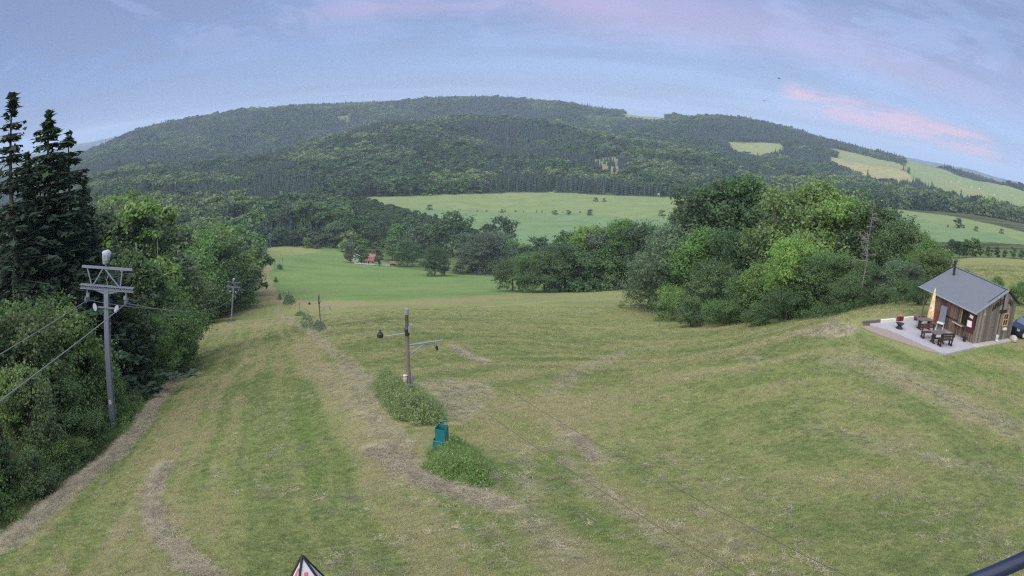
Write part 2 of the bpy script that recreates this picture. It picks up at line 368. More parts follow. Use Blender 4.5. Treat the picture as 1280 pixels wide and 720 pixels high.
def ground_mat():
    m = bpy.data.materials.new('ground'); m.use_nodes = True; N = nt(m.node_tree)
    a = N('ShaderNodeAttribute', attribute_name='field'); b = N('ShaderNodeAttribute', attribute_name='mask')
    s = N('ShaderNodeSeparateColor', ins={0: b.outputs['Color']}).outputs
    pos = N('ShaderNodeNewGeometry').outputs['Position']
    sx = N('ShaderNodeSeparateXYZ', ins={0: pos}).outputs
    flat = N('ShaderNodeCombineXYZ', ins={0: sx[0], 1: sx[1]}).outputs[0]
    def noise(scale, detail=4.0, rough=.6, rot=0, sc=(1, 1, 1), dist=0.0, vec=None):
        v = N('ShaderNodeMapping', ins={0: vec or flat, 2: (0, 0, R(rot)), 3: sc}).outputs[0]
        return N('ShaderNodeTexNoise', ins={'Vector': v, 'Scale': scale, 'Detail': detail, 'Roughness': rough, 'Distortion': dist}).outputs[0]
    big = noise(.035, 5, .6); mid_ = noise(.35, 5, .65); fine = noise(5.0, 4, .7); vf = noise(22, 3, .75)
    # mowing direction: down the run on the left, sweeping round on the right
    rowL = noise(1.1, 5, .6, -20, (1, .10, 1), 1.0)
    warp = N('ShaderNodeVectorMath', operation='ADD', ins={0: flat, 1: N('ShaderNodeVectorMath', operation='SCALE', ins={0: N('ShaderNodeTexNoise', ins={'Vector': flat, 'Scale': .03, 'Detail': 1.0}).outputs[1], 'Scale': 22.0}).outputs[0]}).outputs[0]
    rowR = noise(.85, 5, .6, 28, (.12, 1, 1), 1.2, vec=warp)
    row = math_(N, 'ADD', b.outputs['Alpha'], math_(N, 'MULTIPLY', math_(N, 'SUBTRACT', mid_, .5), .25))
    mw = a.outputs['Alpha']
    col = a.outputs['Color']
    # tonal patches of the sward
    lush = (.125, .17, .06, 1); dry = (.23, .20, .12, 1); ruddy = (.215, .165, .105, 1)
    m1 = mixc(N, smooth(N, row, .52, .70, 0, .52), col, dry)
    m1 = mixc(N, smooth(N, row, .47, .28, 0, .60), m1, lush)
    m1 = mixc(N, smooth(N, mid_, .54, .70, 0, .38), m1, ruddy)
    m1 = mixc(N, smooth(N, big, .50, .62, 0, .35), m1, (.12, .16, .045, 1))
    m1 = mixc(N, math_(N, 'MULTIPLY', s[1], smooth(N, fine, .3, .6, .5, 1)), m1, (.09, .16, .035, 1))
    m1 = mixc(N, math_(N, 'MULTIPLY', s[2], smooth(N, mid_, .35, .6, .5, 1)), m1, (.24, .20, .125, 1))
    sp1 = noise(1.9, 7, .85)
    m1 = mixc(N, smooth(N, sp1, .56, .66, 0, .6), m1, (.30, .27, .16, 1))
    m1 = mixc(N, smooth(N, sp1, .44, .35, 0, .5), m1, (.06, .085, .03, 1))
    # strands: light straw flecks and dark gaps
    m1 = mixc(N, smooth(N, fine, .53, .64, 0, .65), m1, (.31, .28, .17, 1))
    m1 = mixc(N, smooth(N, vf, .48, .40, 0, .7), m1, (.045, .06, .022, 1))
    col2 = mixc(N, mw, mixc(N, 1.0, col, N('ShaderNodeCombineXYZ', ins={0: smooth(N, big, .3, .7, .86, 1.14), 1: smooth(N, big, .3, .7, .9, 1.1), 2: smooth(N, big, .3, .7, .9, 1.1)}).outputs[0], 'MULTIPLY'), m1)
    # drilling rows and mottling on the far fields
    frow = noise(.12, 3, .5, 62, (.06, 1, 1), .2)
    col2 = mixc(N, math_(N, 'MULTIPLY', math_(N, 'SUBTRACT', 1.0, mw), smooth(N, frow, .47, .56, 0, .35)), col2, (.17, .2, .09, 1))
    strawc = mixc(N, vf, (.20, .17, .125, 1), (.42, .37, .29, 1))
    sm = math_(N, 'MULTIPLY', s[0], smooth(N, math_(N, 'ADD', fine, math_(N, 'MULTIPLY', s[0], .35)), .42, .62), True)
    col3 = mixc(N, sm, col2, strawc)
    bh = math_(N, 'ADD', math_(N, 'MULTIPLY', fine, .6), math_(N, 'MULTIPLY', vf, .35))
    bmp = N('ShaderNodeBump', ins={'Strength': .9, 'Distance': .10, 'Height': bh}).outputs[0]
    p = N('ShaderNodeBsdfPrincipled', ins={'Base Color': col3, 'Roughness': .95, 'Specular IOR Level': .1, 'Normal': bmp})
    N('ShaderNodeOutputMaterial', ins={0: p.outputs[0]})
    return m
gr = mesh_np('ground', np.stack([gx, gy, gz], -1), quads, ground_mat(), smooth_=True, attrs={'field': fld, 'mask': msk})
tag(gr, kind='structure', label='mown hillside meadow falling to fields and wooded hills')
#==END GROUND==
#==TREES==
# ---------------------------------------------------------------- foliage materials and meshes (all trees are built 1 m tall and scaled)
def leaf_mat(name, trans=.35, var=.35, own=None):
    m = bpy.data.materials.new(name); m.use_nodes = True; N = nt(m.node_tree)
    oi = N('ShaderNodeObjectInfo'); a = N('ShaderNodeAttribute', attribute_name='tint').outputs['Color']
    t = N('ShaderNodeSeparateColor', ins={0: a}).outputs
    c = (*own, 1) if own else oi.outputs['Color']
    k = math_(N, 'ADD', math_(N, 'MULTIPLY', t[0], 2 * var), 1 - var)
    k = math_(N, 'MULTIPLY', k, math_(N, 'ADD', math_(N, 'MULTIPLY', oi.outputs['Random'], .85 if own else .5), .5 if own else .80))
    hs = N('ShaderNodeHueSaturation', ins={'Hue': math_(N, 'ADD', math_(N, 'MULTIPLY', t[1], .05), .475), 'Saturation': math_(N, 'ADD', math_(N, 'MULTIPLY', oi.outputs['Random'], .3), .8), 'Value': k, 'Color': c}).outputs[0]
    d = N('ShaderNodeBsdfDiffuse', ins={0: hs, 1: .6}); tr = N('ShaderNodeBsdfTranslucent', ins={0: hs})
    g = N('ShaderNodeBsdfGlossy', ins={0: (.6, .65, .6, 1), 1: .5})
    mx = N('ShaderNodeMixShader', ins={0: trans, 1: d.outputs[0], 2: tr.outputs[0]})
    mx = N('ShaderNodeMixShader', ins={0: .035, 1: mx.outputs[0], 2: g.outputs[0]})
    N('ShaderNodeOutputMaterial', ins={0: mx.outputs[0]})
    return m
M_LEAF = leaf_mat('broad_leaves'); M_NEEDLE = leaf_mat('needles', .12, .4)
M_BARK = principled('bark', (.10, .085, .07), .9, noise=.4, nscale=12, bump=.4)
M_BARK_PALE = principled('pale_bark', (.30, .29, .26), .85, noise=.35, nscale=9)
M_DEAD = principled('dead_wood', (.16, .15, .145), .9, noise=.25, nscale=6)
def unit(v): return v / np.maximum(np.linalg.norm(v, axis=-1, keepdims=True), 1e-9)
def leaf_quads(C, Nn, size, r, aspect=.62):
    n = len(C); t = unit(np.cross(Nn, r.normal(size=(n, 3)))); b = unit(np.cross(Nn, t))
    s = size[:, None]; V = np.stack([C - t * s, C + b * s * aspect, C + t * s, C - b * s * aspect], 1)
    V[:, 0] += Nn * s * -.25; V[:, 2] += Nn * s * -.25
    return V.reshape(-1, 3), np.arange(n * 4).reshape(n, 4)
def tints(nl, clump, r):
    t = np.zeros((nl, 4, 4)); t[..., 0] = (clump * .6 + r.random(nl) * .4)[:, None]; t[..., 1] = r.random(nl)[:, None]; t[..., 3] = 1
    return t.reshape(-1, 4)
def crown_mesh(name, seed, n=8000, w=.33, b=.18, lobes=30, leaf=.02, mode='round', mat=None):
    r = np.random.default_rng(seed)
    u = r.random(lobes) ** .85; phi_ = r.random(lobes) * 2 * math.pi + np.arange(lobes) * 2.4
    if mode == 'round': prof = np.sqrt(np.clip(1 - ((u - .42) / .62) ** 2, .02, 1))
    elif mode == 'cone': prof = np.clip(1.05 - u, .1, 1) ** .8
    elif mode == 'tall': prof = np.sqrt(np.clip(1 - ((u - .5) / .56) ** 2, .05, 1))
    elif mode == 'bush': prof = np.sqrt(np.clip(1 - (u * .95) ** 2, .05, 1))
    else: prof = np.ones(lobes)
    rad = w * prof * (.35 + .5 * r.random(lobes) ** .5) * (1 + .25 * np.sin(phi_ * 2 + seed))
    br = w * (.17 + .30 * r.random(lobes)) * (.65 + .5 * prof)
    z = b + (1 - b) * u; z = np.minimum(z, 1 - br * .75); z = np.maximum(z, b + br * .3)
    cx, cy = rad * np.cos(phi_), rad * np.sin(phi_)
    cen = np.stack([cx, cy, z], 1)
    pr = br ** 2; pr = pr / pr.sum(); idx = r.choice(lobes, n, p=pr)
    dv = unit(r.normal(size=(n, 3))); dv[:, 2] = np.abs(dv[:, 2]) * .9 - .28 * (r.random(n) < .55)
    dv = unit(dv)
    jit = (.72 + .36 * r.random(n)) * (1 + .22 * np.sin(dv[:, 0] * 9 + idx) * np.cos(dv[:, 1] * 8 + idx * 2))
    C = cen[idx] + dv * (br[idx] * jit)[:, None] * np.array([1, 1, .82])
    if n > 3000:                                                       # leaves gather in sprays
        mc = n // 22; cl_i = r.integers(0, n, mc); pick = r.integers(0, mc, n); g_ = r.random(n) < .72
        C[g_] = (C[cl_i[pick]] + r.normal(size=(n, 3)) * w * .055 * np.array([1, 1, .7]))[g_]; dv[g_] = dv[cl_i[pick]][g_]; idx = np.where(g_, idx[cl_i[pick]], idx)
    tip = r.random(lobes) < .45                                        # some boughs reach out or up
    reach = np.where(tip, .35 + .5 * r.random(lobes), 0)[idx] * r.random(n) ** 2.2; C = C + unit(np.stack([cx, cy, (cen[:, 2] - b) * .8 + .12], 1))[idx] * (reach * br[idx])[:, None]
    sp = r.random(n) < .09                                             # stray sprays that roughen the outline
    C[sp] += (dv[sp] + np.array([0, 0, .35])) * (br[idx][sp] * r.uniform(.1, .6, sp.sum()))[:, None]
    Nn = unit(dv * .6 + r.normal(size=(n, 3)) * .6 + np.array([0, 0, .45]))
    V, Q = leaf_quads(C, Nn, leaf * (.6 + .8 * r.random(n)), r)
    cl = r.random(lobes)[idx]
    return mesh_np(name, V, Q, mat or M_LEAF, link=False, attrs={'tint': tints(n, cl, r)}), cen, br
def tube_np(P, rad, k=6):
    P = np.array(P, float); m = len(P); rad = np.broadcast_to(rad, (m,)); T = unit(np.gradient(P, axis=0))
    up = np.array([0, 0, 1.]) if abs(T[0][2]) < .9 else np.array([1., 0, 0])
    V = []
    for i in range(m):
        a = unit(np.cross(T[i], up)); c = np.cross(T[i], a); th = np.arange(k) / k * 2 * math.pi
        V.append(P[i] + rad[i] * (np.cos(th)[:, None] * a + np.sin(th)[:, None] * c))
    V = np.concatenate(V); Q = []
    for i in range(m - 1):
        for j in range(k): Q.append((i * k + j, i * k + (j + 1) % k, (i + 1) * k + (j + 1) % k, (i + 1) * k + j))
    return V, np.array(Q)
def join(parts):
    Vs, Qs, o = [], [], 0
    for V, Q in parts: Vs.append(V); Qs.append(Q + o); o += len(V)
    return np.concatenate(Vs), np.concatenate(Qs)
def trunk_mesh(name, seed, cen, br, b, mat, limbs=9, r0=.016):
    r = np.random.default_rng(seed + 99); top = .78
    k = 7; z = np.linspace(-.03, top, k); wx = np.cumsum(r.normal(size=k)) * .008; wy = np.cumsum(r.normal(size=k)) * .008; wx -= wx[0]; wy -= wy[0]
    parts = [tube_np(np.stack([wx, wy, z], 1), r0 * (1.25 - z / top) + .002, 7)]
    for i in r.choice(len(cen), min(limbs, len(cen)), replace=False):
        c = cen[i]; z0 = max(b * .6, c[2] - .16 - .1 * r.random()); f = min(1, z0 / top); p0 = np.array([np.interp(z0, z, wx), np.interp(z0, z, wy), z0])
        midp = (p0 + c) / 2 + np.array([0, 0, .02]); parts.append(tube_np([p0, midp, c], np.array([.4, .25, .1]) * r0, 5))
    V, Q = join(parts); return mesh_np(name, V, Q, mat, link=False, smooth_=True)
def spruce_mesh(name, seed, n_wh=30, w=.17, b=.06, ragged=.25, leaf=.012, per=10, dens=20, gap=0.0):
    r = np.random.default_rng(seed); C, Nn, cl = [], [], []; limbs = []
    for i in range(n_wh):
        u = (i + .5 * r.random()) / n_wh; z = b + (1 - b) * u; L0 = w * (1.02 - u) ** .8 * (1 if u < .93 else .8) + .008
        m = max(4, int(per * (1 - .45 * u)))
        for j in range(m):
            if r.random() < gap: continue
            a = (j + r.random()) / m * 2 * math.pi; L = L0 * (1 - ragged * r.random()) * (1.35 if r.random() < .08 else 1); droop = .18 + .35 * (1 - u) * r.random()
            nl = max(5, int(dens * L / w)); t = (r.random(nl) ** .7); x = t * L
            zz = z - droop * x + .35 * x * x / max(L, .01) * .6
            lat = r.normal(size=nl) * .018 * (1.15 - t) * (1.3 - u) * 1.3
            p = np.stack([np.cos(a) * x - np.sin(a) * lat, np.sin(a) * x + np.cos(a) * lat, zz - np.abs(r.normal(size=nl)) * .009], 1)
            C.append(p); nn = np.stack([np.cos(a) * .35 * np.ones(nl), np.sin(a) * .35 * np.ones(nl), np.ones(nl)], 1) + r.normal(size=(nl, 3)) * .5
            Nn.append(nn); cl.append(np.full(nl, r.random()) * .6 + .4 * t)
            if j % 2 == 0: limbs.append(tube_np([(0, 0, z), (np.cos(a) * L * .9, np.sin(a) * L * .9, z - droop * L * .9 + .2 * L)], np.array([.0022, .0006]), 3))
    C.append(np.stack([r.normal(size=40) * .004, r.normal(size=40) * .004, .95 + .055 * r.random(40)], 1)); Nn.append(unit(r.normal(size=(40, 3)))); cl.append(np.full(40, .5))
    C = np.concatenate(C); Nn = unit(np.concatenate(Nn)); cl = np.concatenate(cl); n = len(C)
    V, Q = leaf_quads(C, Nn, leaf * (.7 + .7 * r.random(n)), r, .45)
    cr = mesh_np(name, V, Q, M_NEEDLE, link=False, attrs={'tint': tints(n, cl, r)})
    parts = [tube_np([(0, 0, -.03), (0.002, 0, .35), (-.002, .002, .7), (0, 0, .985)], np.array([.0115, .009, .005, .001]), 6)] + limbs
    V, Q = join([(v, q) for v, q in parts])
    return cr, mesh_np(name + '_trunk', V, Q, M_BARK, link=False)
protos = {}
def dec(key, seed, mode, n, w, b, leaf, lobes, bark=M_BARK, r0=.016):
    c, cen, br = crown_mesh('crown', seed, n, w, b, lobes, leaf, mode); protos[key] = (c, trunk_mesh('trunk', seed, cen, br, b, bark, r0=r0))
dec('oak0', 1, 'round', 17000, .40, .06, .0135, 42); dec('oak1', 2, 'round', 17000, .36, .10, .0135, 38); dec('oak2', 3, 'round', 18000, .44, .04, .0138, 46)
dec('ash0', 4, 'tall', 14000, .25, .22, .0125, 34, r0=.012); dec('ash1', 5, 'tall', 13000, .22, .16, .0125, 30, r0=.012)
dec('pop0', 6, 'tall', 12000, .19, .12, .012, 26, M_BARK_PALE, .011); dec('pop1', 16, 'tall', 10000, .21, .30, .012, 24, M_BARK_PALE, .010)
dec('wil0', 7, 'bush', 16000, .46, .02, .0135, 40); dec('bus0', 8, 'bush', 9000, .55, .0, .020, 26); dec('bus1', 9, 'bush', 9000, .66, .0, .021, 30)
dec('con0', 10, 'cone', 13000, .30, .08, .0135, 34)
dec('mid0', 11, 'round', 4200, .38, .06, .026, 24); dec('mid1', 12, 'tall', 3600, .27, .10, .025, 22); dec('mid2', 13, 'bush', 4200, .50, .0, .028, 22)
protos['spr0'] = spruce_mesh('crown', 21, 36, .15, .05, .35, .0105, 15, 48, .02)
protos['spr1'] = spruce_mesh('crown', 22, 30, .16, .08, .55, .0105, 13, 46, .08)
protos['spr2'] = spruce_mesh('crown', 23, 28, .20, .03, .4, .011, 15, 46, .03)
protos['sprm'] = spruce_mesh('crown', 24, 18, .17, .04, .3, .026, 8, 9)
HUE = {'dark': (.066, .124, .050), 'mid': (.096, .175, .060), 'light': (.142, .232, .070), 'fresh': (.100, .185, .060), 'grey': (.100, .150, .090), 'olive': (.095, .140, .055), 'spruce': (.032, .060, .036), 'sprl': (.032, .062, .034), 'brown': (.10, .085, .05)}
TREES = []
def tree(kind, hue, x, y, h, label, group=None, cat='tree', name=None, wide=1.0, z=None, rot=None, tilt=0.0):
    pc, pt = protos[kind]; r = random.Random(len(TREES) * 7 + 3)
    z = ground(x, y) - .02 * h if z is None else z
    name = name or ('spruce_tree' if kind.startswith('spr') else 'bush' if kind.startswith('bus') else 'broadleaf_tree')
    e = bpy.data.objects.new(name, None); S.collection.objects.link(e)
    e.location = (x, y, z); e.scale = (h * wide, h * wide, h); e.rotation_euler = (tilt * r.uniform(-1, 1), tilt * r.uniform(-1, 1), r.uniform(0, 6.28) if rot is None else rot)
    e.empty_display_size = .1
    tag(e, label, cat, group)
    c = pc.copy(); c.name = 'crown'; S.collection.objects.link(c); c.parent = e; c.color = (*HUE[hue], 1)
    t = pt.copy(); t.name = 'trunk'; S.collection.objects.link(t); t.parent = e
    TREES.append(e); return e
SEEN = {}
def uniq(lab):
    SEEN[lab] = SEEN.get(lab, 0) + 1; n = SEEN[lab]
    return lab if n == 1 else lab + ', ' + ['second', 'third', 'fourth', 'fifth', 'sixth', 'seventh', 'eighth', 'ninth', 'tenth', 'eleventh', 'twelfth'][min(n - 2, 10)] + ' from camera'
HW_ = {'mid':'mid green','light':'pale green','dark':'dark green','fresh':'bright green','grey':'grey green','olive':'olive','spruce':'blackish','sprl':'dark'}
KW_ = {'pop0':'slender','pop1':'slender','ash0':'tall','ash1':'narrow','oak0':'round','oak1':'full','oak2':'broad','con0':'pointed','wil0':'bushy','bus0':'low','bus1':'spreading','mid0':'round','mid1':'tall','mid2':'low','spr0':'dense','spr1':'ragged','spr2':'broad'}
def where1(t): return 'near bottom left corner' if t < .3 else 'before the nearest tower' if t < .52 else 'past the nearest tower' if t < .75 else 'approaching the second tower'
def top_tree(kind, hue, px, D, py_top, label, py_base=None, **k):
    """a tree at distance D in the direction of a picture column, as tall as its top shows"""
    a = azt(px, (py_top * .5 + .5 * (py_base or py_top + 60)))[0]; x, y = D * math.sin(R(a)), D * math.cos(R(a)); g = ground(x, y)
    h = max(1.0, azt(px, py_top)[1] * D - g)
    return tree(kind, hue, x, y, h, label, **k)
#==END TREES==
#==PLACE==
rnd = random.Random(11)
# --- the three tall spruces and the wood left of the ski run
top_tree('spr1', 'spruce', 22, 47, 108, 'tallest ragged spruce at the very left with a gappy crown against the sky', py_base=560, wide=1.6)
top_tree('spr0', 'spruce', 68, 52, 132, 'tall dark spruce with dense drooping boughs, middle of the three against the sky', py_base=540, wide=2.0)
top_tree('spr2', 'spruce', 95, 56, 158, 'shorter spruce with a bare pointed leader to the right of the two tallest', py_base=540, wide=1.8)
top_tree('spr0', 'spruce', 46, 50, 184, 'dense spruce closing the gap between the two tallest spruces, its tip below theirs', py_base=540, wide=1.5)
top_tree('spr0', 'spruce', 116, 60, 222, 'lower dense spruce stepping down to the right of the three tallest', py_base=530, wide=1.5)
k_sp = 'spruces filling the dark wood behind the steel lift tower'
for px, D, ty in [(4,60,232),(44,66,235),(118,68,262),(-25,58,150),(80,60,240),(132,90,275),(30,42,330),(105,48,330)]:
    top_tree(rnd.choice(['spr0','spr2','spr1']), 'spruce', px, D, ty, uniq('dark spruce inside the wood ' + ('left of the three tallest' if px < 20 else 'below the three tallest' if px < 60 else 'left of the steel tower head' if px < 110 else 'behind the top of the steel tower')), py_base=520, group=k_sp, wide=rnd.uniform(.9,1.2))
def offset_line(line, t, off):
    segs = [math.dist(a, b) for a, b in zip(line[:-1], line[1:])]; L = sum(segs); s = t * L
    for (a, b), l in zip(zip(line[:-1], line[1:]), segs):
        if s <= l or (a, b) == (line[-2], line[-1]):
            f = s / l; dx, dy = (b[0] - a[0]) / l, (b[1] - a[1]) / l
            return a[0] + (b[0] - a[0]) * f - dy * off, a[1] + (b[1] - a[1]) * f + dx * off
        s -= l
E1 = LEFT_EDGE[:8]; E2 = LEFT_EDGE[10:]
g_edge = 'bushes along the edge of the wood left of the run'
for i in range(26):
    x, y = offset_line(E1, (i + rnd.random() * .6) / 26, 1.3 + rnd.random() * .8); kd, hu = rnd.choice(['bus0','bus1','wil0']), rnd.choice(['mid','fresh','dark','light'])
    tree(kd, hu, x, y, rnd.uniform(1.2, 2.3), uniq(f'{KW_[kd]} {HW_[hu]} bush at the wood edge {where1(i / 26)}'), g_edge, 'bush', 'bush')
g_front = 'young broadleaf trees in the front row of the wood left of the run'
for i in range(26):
    x, y = offset_line(E1, (i + rnd.random()) / 26.5, 3.2 + rnd.random() * 2.2)
    kd, hu = rnd.choice(['oak0','con0','ash1','spr2','con0']), rnd.choice(['mid','light','dark','grey','mid'])
    if kd == 'spr2': hu = 'sprl'
    tree(kd, hu, x, y, rnd.uniform(3.6, 6.2), uniq(f'{KW_[kd]} {HW_[hu]} young tree in front row {where1(i / 26)}'), g_front)
g_back = 'tall broadleaf trees deeper in the wood left of the run'
for i in range(20):
    x, y = offset_line(E1, (i + rnd.random()) / 20, 7.5 + rnd.random() * 5)
    if math.hypot(x, y) < 22: continue
    kd, hu = rnd.choice(['oak1','ash0','ash1','oak0','spr2']), rnd.choice(['mid','dark','dark','grey'])
    tree(kd, hu, x, y, rnd.uniform(7, 10.5), uniq(f'{KW_[kd]} {HW_[hu]} taller tree deeper in {where1(i / 20)}'), g_back)
# taller trees beyond the steel tower, with the skyline of the photograph
for px, D, ty, kd, hu in [(118,95,272,'ash0','mid'),(140,92,256,'pop0','grey'),(148,84,285,'spr0','sprl'),(186,88,300,'spr2','sprl'),(205,84,345,'spr0','sprl'),(170,90,248,'pop0','light'),(182,94,252,'pop1','grey'),(158,105,250,'pop0','grey'),(175,98,262,'pop1','olive'),(190,110,243,'pop0','light'),(196,96,258,'pop1','grey'),(150,120,240,'pop0','light'),
   (206,92,318,'con0','fresh'),(212,88,352,'con0','light'),(215,95,335,'con0','fresh'),(195,80,330,'oak1','mid'),(178,76,335,'ash0','dark'),(160,74,315,'ash1','mid'),
   (205,72,388,'oak0','fresh'),(214,86,400,'con0','dark'),(190,64,400,'oak2','mid'),(170,58,385,'ash0','dark'),(60,44,372,'ash0','mid'),(35,40,385,'oak1','mid'),(80,43,385,'oak1','light'),(15,37,400,'oak0','olive'),(100,47,430,'oak0','dark'),(55,36,450,'con0','mid'),(20,31,470,'oak0','light'),(118,42,455,'oak1','mid')]:
    d_ = {'mid':'mid green','light':'pale green','dark':'dark green','fresh':'bright green','grey':'grey green','olive':'olive','sprl':'dark'}[hu]; f_ = {'spr0':'dense conical','spr2':'broad conical','bus0':'low','pop0':'slender','pop1':'slender pale barked','ash0':'tall','ash1':'tall narrow','oak0':'round crowned','oak1':'full crowned','oak2':'broad','con0':'cone shaped'}[kd]
    where = 'in the wood beyond nearest tower' if px > 130 else 'in front of the tall spruces'
    top_tree(kd, hu, px, D, ty, uniq(f'{f_} {d_} tree {where}'), py_base=430, group='trees of the wood round the steel lift tower', wide=rnd.uniform(.9, 1.15))
tree('bus1', 'grey', *offset_line(E1, .72, 1.2), 1.6, 'bush with cream flower heads at the wood edge behind the steel tower', None, 'bush', 'flowering_bush')
# --- the wood edge further down, past the second tower
for i in range(34):
    t_ = (i + rnd.random() * .5) / 34; x, y = offset_line(E2, t_, 5 + rnd.random() * 5); D = math.hypot(x, y)
    kd, hu = (rnd.choice(['mid0','mid1','oak0','con0']) if D < 220 else rnd.choice(['mid0','mid1'])), rnd.choice(['mid','dark','light','mid','grey'])
    tree(kd, hu, x, y, rnd.uniform(9, 15), uniq(f'{KW_[kd]} {HW_[hu]} tree on the wood edge ' + ('behind the second steel tower' if D < 200 else 'beside the third steel tower' if D < 330 else 'beside the fourth steel tower' if D < 440 else 'beside the farthest steel tower')), 'trees at the wood edge by the distant lift towers')
for px, D, ty, kd, hu in [(244,215,296,'oak0','mid'),(258,222,290,'oak0','light'),(272,228,296,'oak1','mid'),(284,240,288,'mid0','light'),(296,262,292,'mid0','grey'),(306,290,300,'mid0','dark'),(252,205,325,'con0','dark'),(268,208,330,'oak1','dark'),(282,215,335,'ash0','grey'),(240,250,280,'ash0','grey'),(262,270,278,'mid0','mid'),(290,300,280,'mid0','mid'),(236,205,345,'oak2','dark'),(232,190,300,'oak0','mid'),(228,165,320,'oak1','light'),(236,180,350,'con0','mid')]:
    d_ = {'mid':'mid green','light':'pale green','dark':'dark green','grey':'grey green'}[hu]
    top_tree(kd, hu, px, D, ty, uniq(f'{d_} tree crowding in behind the second tower'), py_base=385, group='trees behind the second steel tower', wide=rnd.uniform(1, 1.25))
# --- woods further down the valley, each tree of the front rows
for px, D, ty, kd in [(345,590,262,'mid1'),(358,585,258,'mid1'),(370,592,256,'mid1'),(382,588,252,'mid1'),(392,596,254,'mid1'),(402,590,256,'mid1'),(350,560,284,'mid0'),(366,556,288,'mid0'),(380,560,284,'mid0'),(394,556,290,'mid0'),(410,560,286,'mid0'),(424,556,290,'mid0'),(418,590,262,'mid0'),(434,585,272,'mid0'),(450,580,276,'mid1'),(466,570,280,'mid0'),(436,556,296,'mid2'),(340,556,292,'mid0'),(420,556,280,'mid2')]:
    hu = rnd.choice(['dark','mid','dark','grey'])
    top_tree(kd, hu, px, D, ty, uniq(f'{KW_[kd]} {HW_[hu]} tree closing the valley meadow ' + ('above farthest tower' if px < 372 else 'above pale bushes' if px < 405 else 'left of white house')), py_base=308, group='tall trees closing the valley meadow', wide=rnd.uniform(.9, 1.2))
for px, D, ty, by, kd, hu, lab in [(383,548,298,310,'mid2','light','pale yellow green bush at the top edge of the valley meadow, left'),(397,548,296,310,'mid2','grey','pale pointed bush at the top edge of the valley meadow, right'),
    (438,458,303,325,'mid1','grey','thin grey green tree left of the small white house'),(452,458,300,324,'mid1','mid','green tree shading the small white house'),(474,452,309,325,'mid1','grey','grey green tree covering the right end of the red roof'),
    (490,500,296,322,'mid0','mid','green tree beside the white fence of the red roofed house'),(508,455,300,337,'oak2','dark','round dark bush tree standing alone right of the red roofed house'),(543,375,308,349,'oak2','dark','darkest round lone tree in the middle of the green meadow'),
    (556,385,318,345,'mid1','mid','thin sapling touching the right of the lone dark round tree'),(575,395,328,344,'mid2','mid','low bush in the meadow right of the lone dark tree'),
    (520,520,283,325,'mid0','grey','grey green round tree above the dark bush tree'),(538,525,280,322,'mid0','mid','green tree behind the lone dark round tree'),(565,520,263,325,'mid0','dark','tall dark tree in front of the left edge of the crop field'),
    (582,470,292,340,'mid1','grey','grey green tree left of the grey willow'),(603,400,292,341,'wil0','grey','broad grey willow at the meadow edge'),(620,410,290,338,'wil0','grey','second grey willow, adjoining the broad one'),(590,410,305,342,'mid0','dark','dark tree tucked against the left of the grey willows'),
    (625,530,270,300,'mid0','dark','dark round tree standing out against the green crop field'),(640,430,300,335,'mid0','mid','mid green tree behind the first big hedge tree'),(655,420,305,335,'mid0','light','pale tree behind the hedge left of the small dark one'),(672,415,296,330,'mid0','dark','small dark round tree above the big hedge tree'),
    (640,262,325,366,'oak2','mid','leftmost rounded tree of the big hedge below the crop field'),(662,250,318,367,'oak0','mid','big round hedge tree with its skirt on the mown slope'),(682,250,314,366,'oak2','mid','broad hedge tree, highest of the three round ones'),(702,255,306,365,'oak0','dark','dark hedge tree between the round ones and the tall ones'),
    (712,275,288,360,'mid0','dark','dark tall tree at the middle of the hedge'),(735,262,284,363,'ash0','light','pale green tall tree in the hedge with visible stems'),(752,260,288,362,'oak0','grey','grey green tree in the hedge right of the pale tall one'),(770,262,283,361,'oak1','dark','dark hedge tree nearest the big tree group'),(788,255,276,362,'oak1','mid','tall hedge tree where it meets the big tree group'),(803,250,281,362,'oak0','dark','dark tree filling the gap before the big tree group'),(725,250,318,364,'mid2','dark','dark undergrowth bush in the middle of the hedge'),(745,250,322,364,'mid2','mid','green undergrowth bush under the pale hedge tree'),
    (498,560,280,320,'mid0','mid','green tree up the bank behind the red roofed house'),(515,570,272,310,'mid0','dark','dark tree on the bank left of the crop field'),(480,575,275,315,'sprm','spruce','small dark spruce above the red roofed house'),(545,560,270,305,'sprm','sprl','small spruce on the bank left of the tall dark tree'),(640,470,305,322,'mid2','light','pale bush on the rough bank below the crop field')]:
    top_tree(kd, hu, px, D, ty, lab, py_base=by, wide=rnd.uniform(1.0, 1.2))
